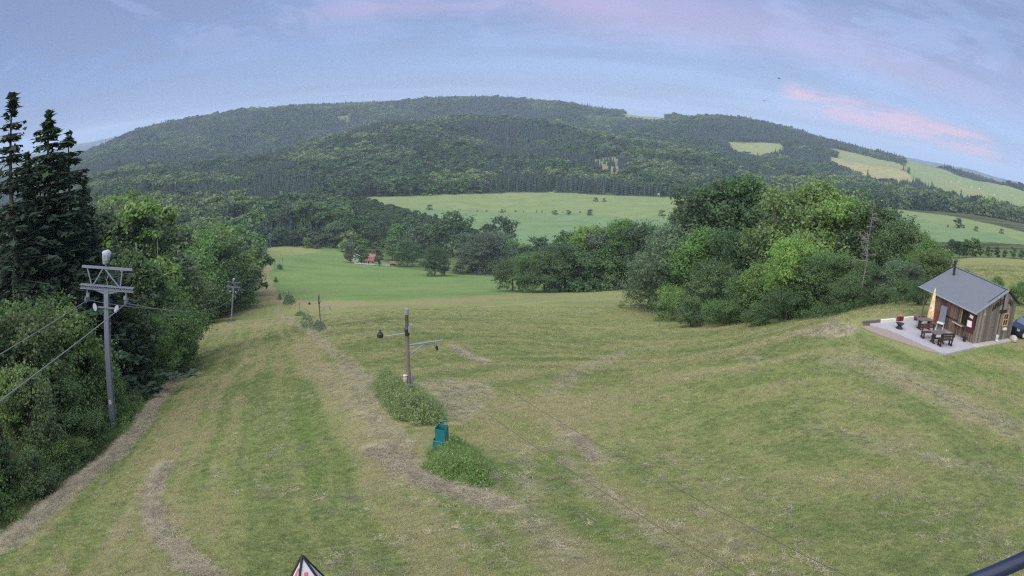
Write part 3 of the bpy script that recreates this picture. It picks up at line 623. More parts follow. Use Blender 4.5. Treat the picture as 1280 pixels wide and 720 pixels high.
# --- the big group of trees right of the middle
G = [(812,150,318,'wil0','light','low pale bushy tree at the left end of the big tree group'),(828,140,300,'wil0','grey','grey green bushy tree at the left front of the big tree group'),(845,135,283,'oak0','grey','grey green tree rising behind the left front bushes'),(858,150,258,'ash0','grey','slender grey green tree at the left shoulder of the big group'),
 (872,128,285,'oak1','mid','mid green tree in the left front of the big group'),(888,140,243,'oak1','dark','tall dark tree left of the twin peaks of the big group'),(905,138,228,'ash1','dark','dark tree making the left of the two high peaks'),(930,140,222,'ash0','dark','dark tree making the highest peak of the big group'),(948,136,236,'ash1','dark','dark tree right under the highest peak'),
 (918,120,290,'oak0','dark','dark round tree below the high peaks'),(955,150,240,'pop1','grey','thin grey tree among the bare white stems'),(895,112,330,'wil0','mid','bushy tree at the front of the big group, left of its middle'),(925,106,345,'wil0','mid','low bushy tree at the front middle of the big group'),
 (975,118,262,'oak1','light','bright green tree left of the other bright green crowns'),(1000,115,240,'oak0','light','bright green crown left of the highest bright green tree'),(1028,112,232,'oak1','light','highest bright green tree in the right half of the group'),(1050,112,246,'oak0','light','bright green tree right of the highest bright one'),(960,104,330,'oak2','light','broad light green tree at the front of the big group'),
 (990,96,300,'oak0','light','large light green tree bulging at the front centre right'),(1022,94,318,'oak2','mid','broad tree at the front below the bright crowns'),(1052,92,318,'oak0','fresh','yellow green bushy tree at the front right'),(985,90,365,'bus1','dark','dark bush at the skirt of the light green trees'),(1062,82,345,'bus0','fresh','round fresh green bush near the gravel corner'),(1080,88,325,'wil0','mid','bushy tree behind the corner of the patio'),
 (1078,110,262,'oak1','mid','green tree behind the dead leaning branches'),(1098,108,258,'oak0','dark','dark green tree just right of the dead branches'),(1115,100,275,'oak1','mid','mid green tree right of the dead branches'),(1135,98,288,'oak1','light','light green tree sloping down towards the hut'),(1098,76,335,'oak0','dark','dark tree behind the left end of the patio'),(1118,74,325,'wil0','grey','pale leaved elder bush behind the patio'),
 (1140,72,330,'oak0','grey','pale leaved tree behind the closed parasol'),(1150,88,298,'oak1','mid','green tree behind the left end of the hut roof'),(1165,84,312,'oak0','olive','olive tree with reddish tips above the hut roof edge'),(1178,92,310,'mid0','light','light green shrub tree beside the hut chimney'),(1128,66,352,'bus1','dark','dark bush right behind the patio beam'),(1148,62,352,'bus0','dark','dark bush behind the hut corner'),(1108,70,362,'bus1','mid','bush behind the red flower boxes'),
 (865,104,372,'bus0','mid','low bush on the mown edge in front of the big group'),(842,118,362,'bus1','light','pale low bush at the left skirt of the big group'),(905,100,378,'bus1','fresh','low fresh green bush at the skirt of the big group'),(945,92,380,'bus0','mid','low bush at the middle skirt of the big group'),(1025,84,378,'bus0','mid','low bush at the right skirt before the gravel')]
for px, D, ty, kd, hu, lab in G: top_tree(kd, hu, px, D, ty, lab, py_base=395, wide=rnd.uniform(.95, 1.15), cat='bush' if kd.startswith('bus') else 'tree')
def dead_tree(px, D, ty, label, seed, lean=0.0, mat=M_DEAD, n=16, name='dead_tree'):
    a, t = azt(px, ty + 30); x, y = D * math.sin(R(a)), D * math.cos(R(a)); g = ground(x, y); h = azt(px, ty)[1] * D - g
    r = np.random.default_rng(seed); e = bpy.data.objects.new(name, None); S.collection.objects.link(e); e.location = (x, y, g - .1); tag(e, label, 'dead tree')
    P = np.stack([np.linspace(0, lean * h, 8) + r.normal(size=8) * .1, r.normal(size=8) * .12, np.linspace(0, h, 8)], 1); P[0, :2] = 0
    V, Q = tube_np(P, np.linspace(.11, .02, 8), 6); o = mesh_np('trunk', V, Q, mat, e, True)
    parts = []
    for i in range(n):
        z = h * r.uniform(.42, .98); p0 = np.array([np.interp(z, P[:, 2], P[:, 0]), np.interp(z, P[:, 2], P[:, 1]), z]); an = r.random() * 6.28; L = r.uniform(.8, 3.4) * (1.25 - z / h)
        p1 = p0 + np.array([math.cos(an) * L, math.sin(an) * L, L * r.uniform(-.5, .8)]); pm = (p0 + p1) / 2 + r.normal(size=3) * .12
        parts.append(tube_np([p0, pm, p1], np.array([.06, .04, .015]), 4))
        for k in range(3):
            q0 = pm + (p1 - pm) * r.random(); parts.append(tube_np([q0, q0 + r.normal(size=3) * L * .25 + np.array([0, 0, -.1])], np.array([.022, .008]), 3))
    V, Q = join(parts); mesh_np('branches', V, Q, mat, e)['kind'] = 'stuff'
dead_tree(963, 122, 226, 'bare white stem sticking out of the big tree group below its peaks', 3, .06); dead_tree(973, 120, 240, 'second bare pale stem beside the white one in the big tree group', 5, -.03)
dead_tree(1088, 84, 250, 'dead grey tree with a tangle of hanging branches right of the bright crowns', 8, .02, n=34)
dead_tree(172, 78, 318, 'bare pale trunk in the wood right of the first lift tower', 12, -.02, M_BARK_PALE, 8); dead_tree(193, 76, 298, 'forked bare white trunk in the wood beyond the first lift tower', 14, .04, M_BARK_PALE, 10)
# --- tree row beyond the hut
R3 = [(1182,265,306),(1190,262,300),(1200,262,302),(1209,258,299),(1217,256,297),(1226,252,306),(1236,250,308),(1246,245,308),(1256,240,312),(1266,238,309),(1277,236,312),(1290,234,310),(1150,270,296),(1162,268,300),(1172,266,304),(1128,280,292),(1140,275,294)]
for px, D, ty in R3:
    kd, hu = rnd.choice(['mid0','mid1','oak1']), rnd.choice(['dark','mid','dark'])
    top_tree(kd, hu, px, D, ty, uniq(f'{KW_[kd]} {HW_[hu]} tree beyond the hut, ' + ('left of its chimney' if px < 1180 else 'above its ridge' if px < 1240 else 'above its gable')), py_base=328, group='row of trees behind the hut meadow', wide=1.2)
for px, D, by, ty, lab in [(1248,78,352,345,'low bush on the bank just behind the hut ridge'),(1208,82,345,337,'low bush behind the middle of the hut roof'),(1279,70,360,352,'bush at the edge of the picture behind the hut')]:
    top_tree('bus0', 'mid', px, D, ty, lab, py_base=by, cat='bush')
# --- lone trees and the boundary shrubs on the far crop fields
for px, D, ty, by, lab in [(1197,880,272,285,'largest round tree alone on the crop field beyond the hut'),(1220,870,283,289,'small round tree alone on the crop field, middle one'),(1251,860,289,295,'low wide bush alone on the crop field, rightmost'),(1185,885,281,284,'tiny shrub left of the largest lone field tree'),(1204,880,281,285,'tiny shrub right of the largest lone field tree'),
   (537,860,256,262,'small shrub at the upper left corner of the crop field'),(627,850,262,266,'shrub on the field boundary, left'),(694,845,263,268,'small dark shrub on the field boundary, middle'),(710,843,263,268,'small shrub right of the middle one on the field boundary'),(738,840,262,269,'round dark shrub, biggest on the field boundary'),(745,985,247,252,'pair of shrubs below the wood on the upper field'),(755,985,248,252,'shrub at the right of the pair below the wood'),(827,880,263,270,'thin dark sapling on the right of the field boundary')]:
    a, t = azt(px, by); x, y = at(px, by, 600); D = math.hypot(x, y); h = max(2.0, (azt(px, ty)[1] - t) * D)
    tree('mid0' if h > 8 else 'mid2', 'dark', x, y, h, lab, None, 'tree' if h > 8 else 'shrub', 'tree' if h > 8 else 'shrub', wide=1.2)
for i in range(13):
    px = 596 + i * 11 + rnd.random() * 9; x, y = at(px, 264.5 + i * .15, 600); tree('mid2', 'mid', x, y, rnd.uniform(1.0, 2.8), f'tiny shrub on the crop field boundary, {["first", "second", "third", "fourth", "fifth", "sixth", "seventh", "eighth", "ninth", "tenth", "eleventh", "twelfth", "thirteenth"][i]} from the left', 'row of tiny shrubs on the field boundary', 'shrub', 'shrub')
#==END PLACE==
#==FOREST==
# ---------------------------------------------------------------- the wooded hills: tens of thousands of trees, geometry nodes
def far_crown(seed, n, w, b, lobes, leaf, mode, rgb):
    m = leaf_mat('hill_leaves', .2, .3, own=rgb); c, cen, br = crown_mesh('hill_broadleaf', seed, n, w, b, lobes, leaf, mode, m); return c
def far_spruce(seed, rgb):
    r = np.random.default_rng(seed); V = []; Q = []; k = 7
    for i in range(7):
        z0 = .04 + i * .13; R0 = .17 * (1 - i / 7.6); o = len(V); V.append((0, 0, min(1, z0 + .26)))
        for j in range(k): a = (j + r.random() * .6) / k * 6.283; rr = R0 * r.uniform(.65, 1.2); V.append((rr * math.cos(a), rr * math.sin(a), z0 + r.uniform(-.03, .03)))
        for j in range(k): Q.append((o, o + 1 + j, o + 1 + (j + 1) % k))
    V = np.array(V); t = np.zeros((len(V), 4)); t[:, 0] = r.random(len(V)); t[:, 1] = r.random(len(V)); t[:, 3] = 1
    return mesh_np('hill_spruce', V, np.array(Q), leaf_mat('hill_needles', .1, .35, own=rgb), link=False, attrs={'tint': t})
fcoll = bpy.data.collections.new('forest_tree_kinds')
kinds = [far_crown(41, 330, .40, .0, 12, .085, 'round', (.065, .12, .04)), far_crown(42, 330, .36, .0, 12, .08, 'round', (.048, .092, .034)), far_crown(43, 300, .32, .0, 10, .08, 'tall', (.095, .165, .055)), far_crown(44, 330, .42, .0, 12, .085, 'round', (.13, .19, .07)),
         far_spruce(51, (.018, .038, .028)), far_spruce(52, (.024, .046, .034))]
for i, k in enumerate(kinds): k.name = f'kind_{i}'; fcoll.objects.link(k)
def gn_scatter(name, P, scl, rotz, kind, coll, label, cat=None, kd='stuff'):
    me = bpy.data.meshes.new(name); me.vertices.add(len(P)); me.vertices.foreach_set('co', np.ascontiguousarray(P, np.float32).ravel())
    for nm, tp, arr in (('scl', 'FLOAT_VECTOR', scl), ('rotz', 'FLOAT_VECTOR', rotz), ('kind_index', 'INT', kind)):
        a = me.attributes.new(nm, tp, 'POINT'); a.data.foreach_set('vector' if tp == 'FLOAT_VECTOR' else 'value', np.ascontiguousarray(arr).ravel())
    o = bpy.data.objects.new(name, me); S.collection.objects.link(o); tag(o, label, cat, None, kd)
    ng = bpy.data.node_groups.new(name + '_nodes', 'GeometryNodeTree')
    ng.interface.new_socket('Geometry', in_out='INPUT', socket_type='NodeSocketGeometry'); ng.interface.new_socket('Geometry', in_out='OUTPUT', socket_type='NodeSocketGeometry')
    n = ng.nodes; l = ng.links; gi = n.new('NodeGroupInput'); go = n.new('NodeGroupOutput')
    ci = n.new('GeometryNodeCollectionInfo'); ci.inputs[0].default_value = coll; ci.inputs['Separate Children'].default_value = True; ci.inputs['Reset Children'].default_value = True
    ip = n.new('GeometryNodeInstanceOnPoints'); ip.inputs['Pick Instance'].default_value = True
    def attr(nm, dt):
        a = n.new('GeometryNodeInputNamedAttribute'); a.data_type = dt; a.inputs[0].default_value = nm; return a.outputs[0]
    l.new(gi.outputs[0], ip.inputs['Points']); l.new(ci.outputs[0], ip.inputs['Instance'])
    l.new(attr('kind_index', 'INT'), ip.inputs['Instance Index']); l.new(attr('rotz', 'FLOAT_VECTOR'), ip.inputs['Rotation']); l.new(attr('scl', 'FLOAT_VECTOR'), ip.inputs['Scale'])
    l.new(ip.outputs[0], go.inputs[0]); md = o.modifiers.new('scatter', 'NODES'); md.node_group = ng
    return o
def polar_scatter(a0, a1, d0, d1, area_per):
    n = int(R(a1 - a0) * (d1 ** 2 - d0 ** 2) / 2 / area_per); a = R(1) * rng.uniform(a0, a1, n); D = np.sqrt(rng.uniform(d0 ** 2, d1 ** 2, n)); return D * np.sin(a), D * np.cos(a), D, np.degrees(a)
open_polys = [FIELD] + far_polys
house_xy = at(460, 324)
def forest(name, zone, area, hmin, hmax, label, spr_bias=0.0, extra=None, clear=True):
    x, y, D, a = polar_scatter(*zone, area)
    keep = np.ones(len(x), bool)
    for i, p in enumerate(open_polys):
        q = in_poly(x, y, p)
        if i in (7, 8): q &= rng.random(len(x)) < .9
        keep &= ~q
    keep &= ~in_poly(x, y, meadow_poly) & ~in_poly(x, y, [far_at(470,560)] + [bushpoly for bushpoly in [far_at(500,440), far_at(600,380), far_at(800,300), far_at(1000,230), far_at(1290,260,320), far_at(1290,420,310), far_at(1000,420), far_at(800,480), far_at(640,560), far_at(520,600)]])
    if extra is not None: keep &= extra(x, y, D, a)
    x, y, D, a = x[keep], y[keep], D[keep], a[keep]; n = len(x)
    sp = fbm(x / 170, y / 170, 31, 4) + spr_bias + (rng.random(n) - .5) * .14
    ht = fbm(x / 60, y / 60, 37, 3)
    h = (hmin + (hmax - hmin) * (ht * .6 + rng.random(n) * .4))
    isp = sp > .54
    kind = np.where(isp, 4 + (rng.random(n) < .5), np.clip((fbm(x / 120, y / 120, 61, 3) - .5) * 9 + 1.5 + rng.random(n) * 1.4, 0, 3.9).astype(int)).astype(np.int32)
    h = np.where(isp, h * 1.15, h); h = h * np.where(rng.random(n) < .06, rng.uniform(1.15, 1.5, n), 1) * rng.uniform(.75, 1.1, n); wd = np.where(isp, 1.0, 1.15) * rng.uniform(.8, 1.3, n)
    z = height(x, y) - h * .04
    r3 = np.zeros((n, 3)); r3[:, 2] = rng.random(n) * 6.28
    pass
    return gn_scatter(name, np.stack([x, y, z], 1), np.stack([h * wd, h * wd, h], 1), r3, kind, fcoll, label, 'forest')
right_dark = lambda x, y, D, a: np.where(a > 17, 1, 0)
def wood_left(x, y, D, a):
    k = (a < -8) | (D > 880)
    k &= ~((D < 640) & (a > azt(440, 300)[0])); k &= ~((D > 560) & (D < 1000) & (a > azt(436, 262)[0]))
    d = dist_line(x, y, LEFT_EDGE[7:] ); k &= ~((D < 560) & (d < 13))
    return k
forest('valley_woods', (-52, -2, 130, 960), 38, 12, 21, 'mixed woods filling the valley left of the tow and below the hills', -.06, wood_left)
forest('valley_scrub', (-16, -2, 560, 960), 22, 4, 7.5, 'low scrub and young trees on the bank left of the crop field', -.2, lambda x, y, D, a: (a > azt(430, 262)[0]))
forest('hill_forest', (-52, 50, 960, 2300), 62, 14, 22, 'broad wooded hill of mixed trees behind the crop fields', .0, lambda x, y, D, a: (a < 14) | (D < 0))
forest('spruce_hill_forest', (14, 52, 900, 3000), 62, 15, 23, 'dark spruce wood on the hillside at the right', .09, lambda x, y, D, a: ((D > 1010) | (a < 20)) & ((fbm(x / 200, y / 200, 77, 3) > .5) | (D < 2150) | (a < 26) | (D > 2450) & (rng.random(len(x)) < .5)))
forest('ridge_forest', (-52, 14, 2300, 3500), 105, 15, 23, 'wooded far ridge closing the view', .02)
#==END FOREST==


#==OBJECTS==
# ---------------------------------------------------------------- builders for man-made things
class MB:
    """collects boxes, tubes, prisms and turned shapes into one mesh"""
    def __init__(s): s.V = []; s.F = []
    def add(s, V, F):
        o = len(s.V); s.V += [tuple(map(float, v)) for v in V]; s.F += [tuple(i + o for i in f) for f in F]; return s
    def box(s, c, d, rot=None, bev=0.0):
        x, y, z = d[0] / 2, d[1] / 2, d[2] / 2; b = min(bev, x * .9, y * .9, z * .9)
        if b:
            P = []
            for sz in (-1, 1):
                for (px, py) in ((-x, -y + b), (-x + b, -y), (x - b, -y), (x, -y + b), (x, y - b), (x - b, y), (-x + b, y), (-x, y - b)): P.append((px, py, sz * z))
            Fs = [tuple(range(7, -1, -1)), tuple(range(8, 16))] + [(i, (i + 1) % 8, 8 + (i + 1) % 8, 8 + i) for i in range(8)]
        else:
            P = [(a * x, b_ * y, c_ * z) for c_ in (-1, 1) for a, b_ in ((-1, -1), (1, -1), (1, 1), (-1, 1))]
            Fs = [(3, 2, 1, 0), (4, 5, 6, 7), (0, 1, 5, 4), (1, 2, 6, 5), (2, 3, 7, 6), (3, 0, 4, 7)]
        M = rot if rot is not None else Matrix.Identity(3)
        if not isinstance(M, Matrix): M = Matrix.Rotation(M, 3, 'Z')
        return s.add([M @ Vector(p) + Vector(c) for p in P], Fs)
    def bar(s, a, b, w, h=None, k=0):
        a, b = Vector(a), Vector(b); d = b - a; q = d.to_track_quat('Z', 'Y').to_matrix()
        return s.box((a + b) / 2, (w, h or w, d.length), q)
    def tube(s, P, r, k=8, cap=True):
        V, Q = tube_np([tuple(p) for p in P], np.broadcast_to(np.array(r, float), (len(P),)), k); F_ = [tuple(q) for q in Q]
        if cap: F_ += [tuple(range(k)), tuple(range(len(V) - 1, len(V) - k - 1, -1))]
        return s.add(V, F_)
    def lathe(s, prof, c=(0, 0, 0), k=16, star=0.0, lobes=8):
        n = len(prof); P = []
        for r_, z in prof:
            for j in range(k):
                a = j / k * 2 * math.pi; rr = r_ * (1 + star * math.cos(lobes * a)); P.append((c[0] + rr * math.cos(a), c[1] + rr * math.sin(a), c[2] + z))
        Fs = [(i * k + j, i * k + (j + 1) % k, (i + 1) * k + (j + 1) % k, (i + 1) * k + j) for i in range(n - 1) for j in range(k)]
        return s.add(P, Fs + [tuple(range(k - 1, -1, -1)), tuple(range((n - 1) * k, n * k))])
    def prism(s, poly, axis, a, b):
        """polygon in the plane across `axis`, pushed from a to b"""
        def p3(u, v, t): return {'x': (t, u, v), 'y': (u, t, v), 'z': (u, v, t)}[axis]
        n = len(poly); P = [p3(u, v, a) for u, v in poly] + [p3(u, v, b) for u, v in poly]
        return s.add(P, [tuple(range(n - 1, -1, -1)), tuple(range(n, 2 * n))] + [(i, (i + 1) % n, n + (i + 1) % n, n + i) for i in range(n)])
    def build(s, name, mat, parent=None, loc=None, smooth_=False):
        o = mesh_np(name, s.V, s.F, mat, parent, smooth_)
        if loc: o.location = loc
        return o
def empty(name, loc, rz=0, label=None, cat=None, group=None):
    e = bpy.data.objects.new(name, None); S.collection.objects.link(e); e.location = loc; e.rotation_euler = (0, 0, rz); e.empty_display_size = .2
    return tag(e, label, cat, group)
KIDS = {}
def copy_tree(root, parent=None):
    c = root.copy(); S.collection.objects.link(c); c.parent = parent
    for ch in [o for o in S.collection.objects if o.parent == root]: copy_tree(ch, c)
    return c
m_galv = principled('galvanised_steel', (.19, .215, .27), .55, .35, .18, 14, bump=.05); m_steel_d = principled('weathered_steel', (.22, .24, .27), .6, .3, .25, 9)
m_black = principled('black_rubber', (.02, .02, .022), .6); m_white = principled('white_plastic', (.50, .50, .53), .6, noise=.08, nscale=10); m_wrap = principled('white_wrapping', (.27, .30, .38), .5, noise=.18, nscale=6, bump=.5)
m_cable = principled('steel_cable', (.22, .23, .25), .5, .3); m_conc = principled('concrete', (.33, .32, .30), .9, noise=.2, nscale=6, bump=.3)
m_post = principled('weathered_post', (.15, .128, .11), .9, noise=.45, nscale=10, bump=.5, stretch=(1, 1, .12)); m_pink = principled('pinkish_bag', (.50, .38, .38), .6, noise=.15, nscale=9)
m_teal = principled('teal_paint', (.012, .125, .135), .45, noise=.2, nscale=5); m_teal_l = principled('faded_teal_edge', (.05, .24, .25), .5); m_navy = principled('dark_blue_pipe', (.016, .022, .055), .35, noise=.3, nscale=3)

# ---------------------------------------------------------------- the steel towers of the surface lift
TD = Vector((-.35, .93, 0)).normalized(); TRZ = math.atan2(-TD.x, TD.y)             # the lift line runs along local +Y
def tower():
    t = empty('lift_tower', (0, 0, 0))
    MB().add([(sx * w, sy * w, z) for w, z in ((.19, -.4), (.155, 9.0)) for sx, sy in ((-1, -1), (1, -1), (1, 1), (-1, 1))], [(3, 2, 1, 0), (4, 5, 6, 7), (0, 1, 5, 4), (1, 2, 6, 5), (2, 3, 7, 6), (3, 0, 4, 7)]).build('pole', m_galv, t)
    b = MB().box((0, 0, .05), (.75, .75, .12)); [b.tube([(sx * .3, sy * .3, .1), (sx * .3, sy * .3, .22)], .03, 6) for sx in (-1, 1) for sy in (-1, 1)]; b.build('base_plate', m_steel_d, t)
    l = MB(); l.tube([(.25, .16, .2), (.21, .16, 8.9)], .022, 5); [l.bar((.16, .16, z * .3), (.28, .16, z * .3), .02) for z in range(2, 30)]; l.build('ladder', m_galv, t)
    cb = MB()
    for yy in (-.13, .13):
        for zz in (9.05, 9.27): cb.box((0, yy, zz), (3.9, .055, .055))
        for q in range(18): cb.bar((-1.9 + q * .211, yy, 9.07 if q % 2 else 9.25), (-1.9 + (q + 1) * .211, yy, 9.25 if q % 2 else 9.07), .028)
    for q in range(10): cb.box((-1.9 + q * .422, 0, 9.05), (.04, .26, .04)); cb.box((-1.9 + q * .422, 0, 9.27), (.04, .26, .04))
    cb.build('crossbeam', m_galv, t)
    MB().add([(-1.1, -.1, 9.04), (1.1, -.1, 9.04), (.25, -.1, 8.82), (-.25, -.1, 8.82), (-1.1, .1, 9.04), (1.1, .1, 9.04), (.25, .1, 8.82), (-.25, .1, 8.82)], [(0, 1, 2, 3), (7, 6, 5, 4), (3, 2, 6, 7), (0, 3, 7, 4), (2, 1, 5, 6), (1, 0, 4, 5)]).build('gusset', m_galv, t)
    MB().box((0, 0, 10.35), (3.65, .12, .14)).build('upper_bar', m_galv, t)
    for xt, xb in ((-1.43, -1.1), (-.28, -.98), (-.12, .92), (1.12, 1.0)): MB().bar((xb, 0, 9.27), (xt, 0, 10.29), .075).build('brace', m_galv, t)
    MB().tube([(.02, 0, 10.29), (.12, .06, 9.9), (-.02, .08, 9.6), (.1, .05, 9.28)], .016, 5).build('power_lead', m_wrap, t)
    fl = empty('floodlight', (-.08, 0, 10.42)); fl.parent = t
    r = np.random.default_rng(3); MB().tube([(0.05, 0, -.02), (0, 0, .2)], .035, 6).build('stem', m_galv, fl)
    w = MB(); w.lathe([(.05, .12), (.16, .2), (.27, .42), (.33, .62), (.30, .82), (.22, .95), (.05, 1.0)], (0, 0, 0), 12, .06, 3)
    w.V = [(x * (1 + .18 * math.sin(z * 9)) + .10 * (z - .5), y * .62, z + .04 * math.sin(x * 13)) for x, y, z in w.V]; w.build('wrapping', m_wrap, fl)
    MB().box((.02, -.19, .55), (.3, .04, .34)).build('lens', m_steel_d, fl)
    for sx in (-1, 1):
        sh = empty('sheave_train', (sx * 1.42, 0, 9.0)); sh.parent = t
        MB().box((0, 0, -.25), (.07, .16, .5)).box((sx * .06, 0, -.55), (.05, .9, .16)).build('hanger', m_galv, sh)
        for yy in (-.36, 0, .36): MB().lathe([(.15, -.04), (.17, -.035), (.12, 0), (.17, .035), (.15, .04)], k=14).build('wheel', m_steel_d, sh).matrix_local = Matrix.Translation((0, yy, -.62)) @ Matrix.Rotation(math.pi / 2, 4, 'Y')
        MB().box((sx * -.05, 0, -.35), (.22, .3, .2), bev=.03).build('guard', m_galv, sh)
    MB().box((0, -.2, 8.02), (1.15, .07, .08)).build('spotlight_bar', m_galv, t)
    for sx in (-1, 1):
        MB().lathe([(.02, -.06), (.24, -.05), (.3, 0), (.28, .05), (.02, .07)], k=16).build('spotlight', m_wrap, t).matrix_local = Matrix.Translation((sx * .78, -.24, 8.0)) @ Matrix.Rotation(R(sx * 24), 4, 'Y') @ Matrix.Rotation(R(72), 4, 'X') @ Matrix.Diagonal((.5, .85, .8, 1))
    MB().box((-.02, -.2, 2.0), (.2, .02, .26)).build('notice', m_white, t); MB().box((-.02, -.185, 1.45), (.24, .012, .08)).build('strap', m_steel_d, t)
    return t
def xy_at(px, py, D):
    a = azt(px, py)[0]; return (D * math.sin(R(a)), D * math.cos(R(a)))
def foot(px, py, D):
    x, y = at(px, py); q = math.hypot(x, y); return (x, y) if abs(q - D) < .3 * D else xy_at(px, py, D)
def rpt(px, py, D):
    d = Vector(ray(px, py)); return d * (D / math.hypot(d.x, d.y))
tw = tower(); TOW = [(*foot(142, 537, 40), 1.0, 'nearest tall grey steel lift tower at the wood edge with wrapped floodlight'), (*foot(289, 402, 155), .95, 'second steel lift tower standing on the mown run left of the track'),
   (*xy_at(327.5, 356, 335), .98, 'third steel lift tower, small, at the top of the brown strip'), (*xy_at(333, 322, 440), 1.0, 'fourth, tiny steel lift tower beside the green valley meadow'), (*xy_at(338, 311, 545), 1.1, 'farthest steel lift tower at the bottom of the tow against the trees')]
tops = []
for i, (x, y, sc, lab) in enumerate(TOW):
    o = tw if i == 0 else copy_tree(tw); z = ground(x, y); o.location = (x, y, z - .05); o.scale = (sc,) * 3; o.rotation_euler = (0, 0, TRZ)
    if i < 2:
        tp = ((133, 360), (292, 354))[i]; tv = Vector(rpt(*tp, math.hypot(x, y))) - o.location; o.rotation_euler = (tv.normalized().to_track_quat('Z', 'Y') @ Matrix.Rotation(0, 3, 'Z').to_quaternion()).to_euler(); ax = Matrix.Rotation(TRZ, 3, 'Z') @ Vector((0, 1, 0)); zz = tv.normalized(); yy = (ax - zz * ax.dot(zz)).normalized(); xx = yy.cross(zz); o.rotation_euler = Matrix((xx, yy, zz)).transposed().to_euler()
    tag(o, lab, 'lift tower', 'steel towers of the surface lift'); tops.append(Matrix.LocRotScale(o.location, o.rotation_euler, o.scale))
cx_ = Vector((math.cos(TRZ), math.sin(TRZ), 0))
def catenary(a, b, sag, n=24):
    a, b = Vector(a), Vector(b); return [tuple(a.lerp(b, k / n) - Vector((0, 0, sag * 4 * (k / n) * (1 - k / n)))) for k in range(n + 1)]
for sx, lab in ((-1, 'left haul cable running from the foreground over the steel towers'), (1, 'right haul cable running from the foreground over the steel towers')):
    P = []
    st = [M_ @ Vector((sx * 1.42, 0, 8.33)) for M_ in tops]
    start = st[0] - TD * 34 + Vector((0, 0, 5.3))
    for a, b, sg in zip([start] + st[:-1], st, (.35, 2.2, 3.2, 1.5, 1.2)): P += catenary(a, b, sg)[:-1]
    P.append(tuple(st[-1])); c = MB().tube(P, .027, 5).build('haul_cable', m_cable); tag(c, lab, 'cable', 'haul cables of the steel lift')

# ---------------------------------------------------------------- the wooden posts of the old tow
def post(first):
    t = empty('tow_post', (0, 0, 0))
    MB().tube([(0, 0, -.4), (.01, 0, 1.5), (-.01, 0, 3.2), (0, 0, 4.75)], [.115, .105, .095, .09], 10).build('pole', m_post, t, smooth_=True)
    MB().lathe([(.10, 0), (.105, .28), (.09, .3)], (0, 0, 4.68), 10).build('cap', m_steel_d, t)
    MB().lathe([(.112, 0), (.12, .02), (.12, .3), (.11, .34)], (0, 0, 3.62), 10).build('collar', m_black, t)
    MB().box((.12, -.06, 3.95), (.16, .14, .34), bev=.02).build('junction_box', m_steel_d, t)
    ar = MB().tube([(0, 0, 3.74), (-1.28, 0, 3.66)], [.035, .028], 6).build('lamp_arm', m_steel_d, t)
    MB().lathe([(.06, -.14), (.15, -.1), (.16, .06), (.08, .14)], (-1.33, 0, 3.74), 10).box((-1.33, 0, 3.95), (.05, .1, .12)).build('loudspeaker', m_black, ar)
    MB().tube([(.08, 0, 3.12), (1.0, 0, 3.17)], .05, 8).tube([(.9, 0, 3.17), (1.78, 0, 3.22)], .035, 6).build('cable_arm', m_galv, t)
    MB().tube([(.09, 0, 2.62), (.85, 0, 3.12)], .032, 6).build('brace', m_galv, t)
    sh = empty('roller', (1.4, 0, 3.1)); sh.parent = t
    MB().box((0, 0, -.05), (.05, .12, .3)).build('hanger', m_steel_d, sh)
    for yy in (-.14, .14): MB().lathe([(.10, -.03), (.12, -.03), (.09, 0), (.12, .03), (.1, .03)], k=12).build('wheel', m_black, sh).matrix_local = Matrix.Translation((.05, yy, -.22)) @ Matrix.Rotation(math.pi / 2, 4, 'Y')
    MB().tube([(-.03, -.13, -.1), (-.03, -.13, 1.45)], .035, 6).build('conduit', m_galv, t)
    if first:
        MB().tube([(.13, -.05, -.1), (.14, -.05, 1.5)], .06, 8).build('stake', m_galv, t)
        MB().box((0, 0, 1.05), (.36, .34, .05)).build('strap', m_steel_d, t)
        MB().lathe([(.03, -.22), (.08, -.16), (.10, 0), (.06, .1), (.12, .17), (.03, .22)], (-.2, -.1, 1.42), 10, .2, 3).build('bag', m_pink, t)
    else: MB().lathe([(.03, -.18), (.10, -.1), (.1, .06), (.03, .15)], (-.15, -.1, 1.35), 8, .1, 3).build('bag', m_wrap, t)
    return t
p1 = post(True); p2 = post(False)
PST = [(512,503,31,1.0,'nearest wooden tow post with a loudspeaker arm and pinkish bag among the weeds'),(401,412,85,1.0,'second wooden tow post behind the two small bushes'),(374.7,392.5,150,.72,'third tow post with a dark clump of weeds at its foot'),(361.7,378.6,225,.92,'fourth tow post standing out of a round green bush'),(355.5,378.4,228,.9,'thin tow post just left of the round green bush'),
       (349.5,373.5,250,.8,'short thin tow post left of the pair at the round bush'),(343.5,338,380,1.3,'pale tow post at the left edge of the green meadow, upper'),(354,338,385,1.5,'tow post in the green meadow with a dark clump beside it')]
arms = []
for i, (px, py, D, sc, lab) in enumerate(PST):
    o = p1 if i == 0 else p2 if i == 1 else copy_tree(p2); x, y = foot(px, py, D); z = ground(x, y); o.location = (x, y, z - .05); o.scale = (sc,) * 3; o.rotation_euler = (0, 0, TRZ); tag(o, lab, 'tow post', 'posts of the old tow')
    arms.append((Vector((x, y, z + 2.95 * sc)) + cx_ * 1.42 * sc, Vector((x, y, z + 3.66 * sc)) - cx_ * 1.25 * sc))
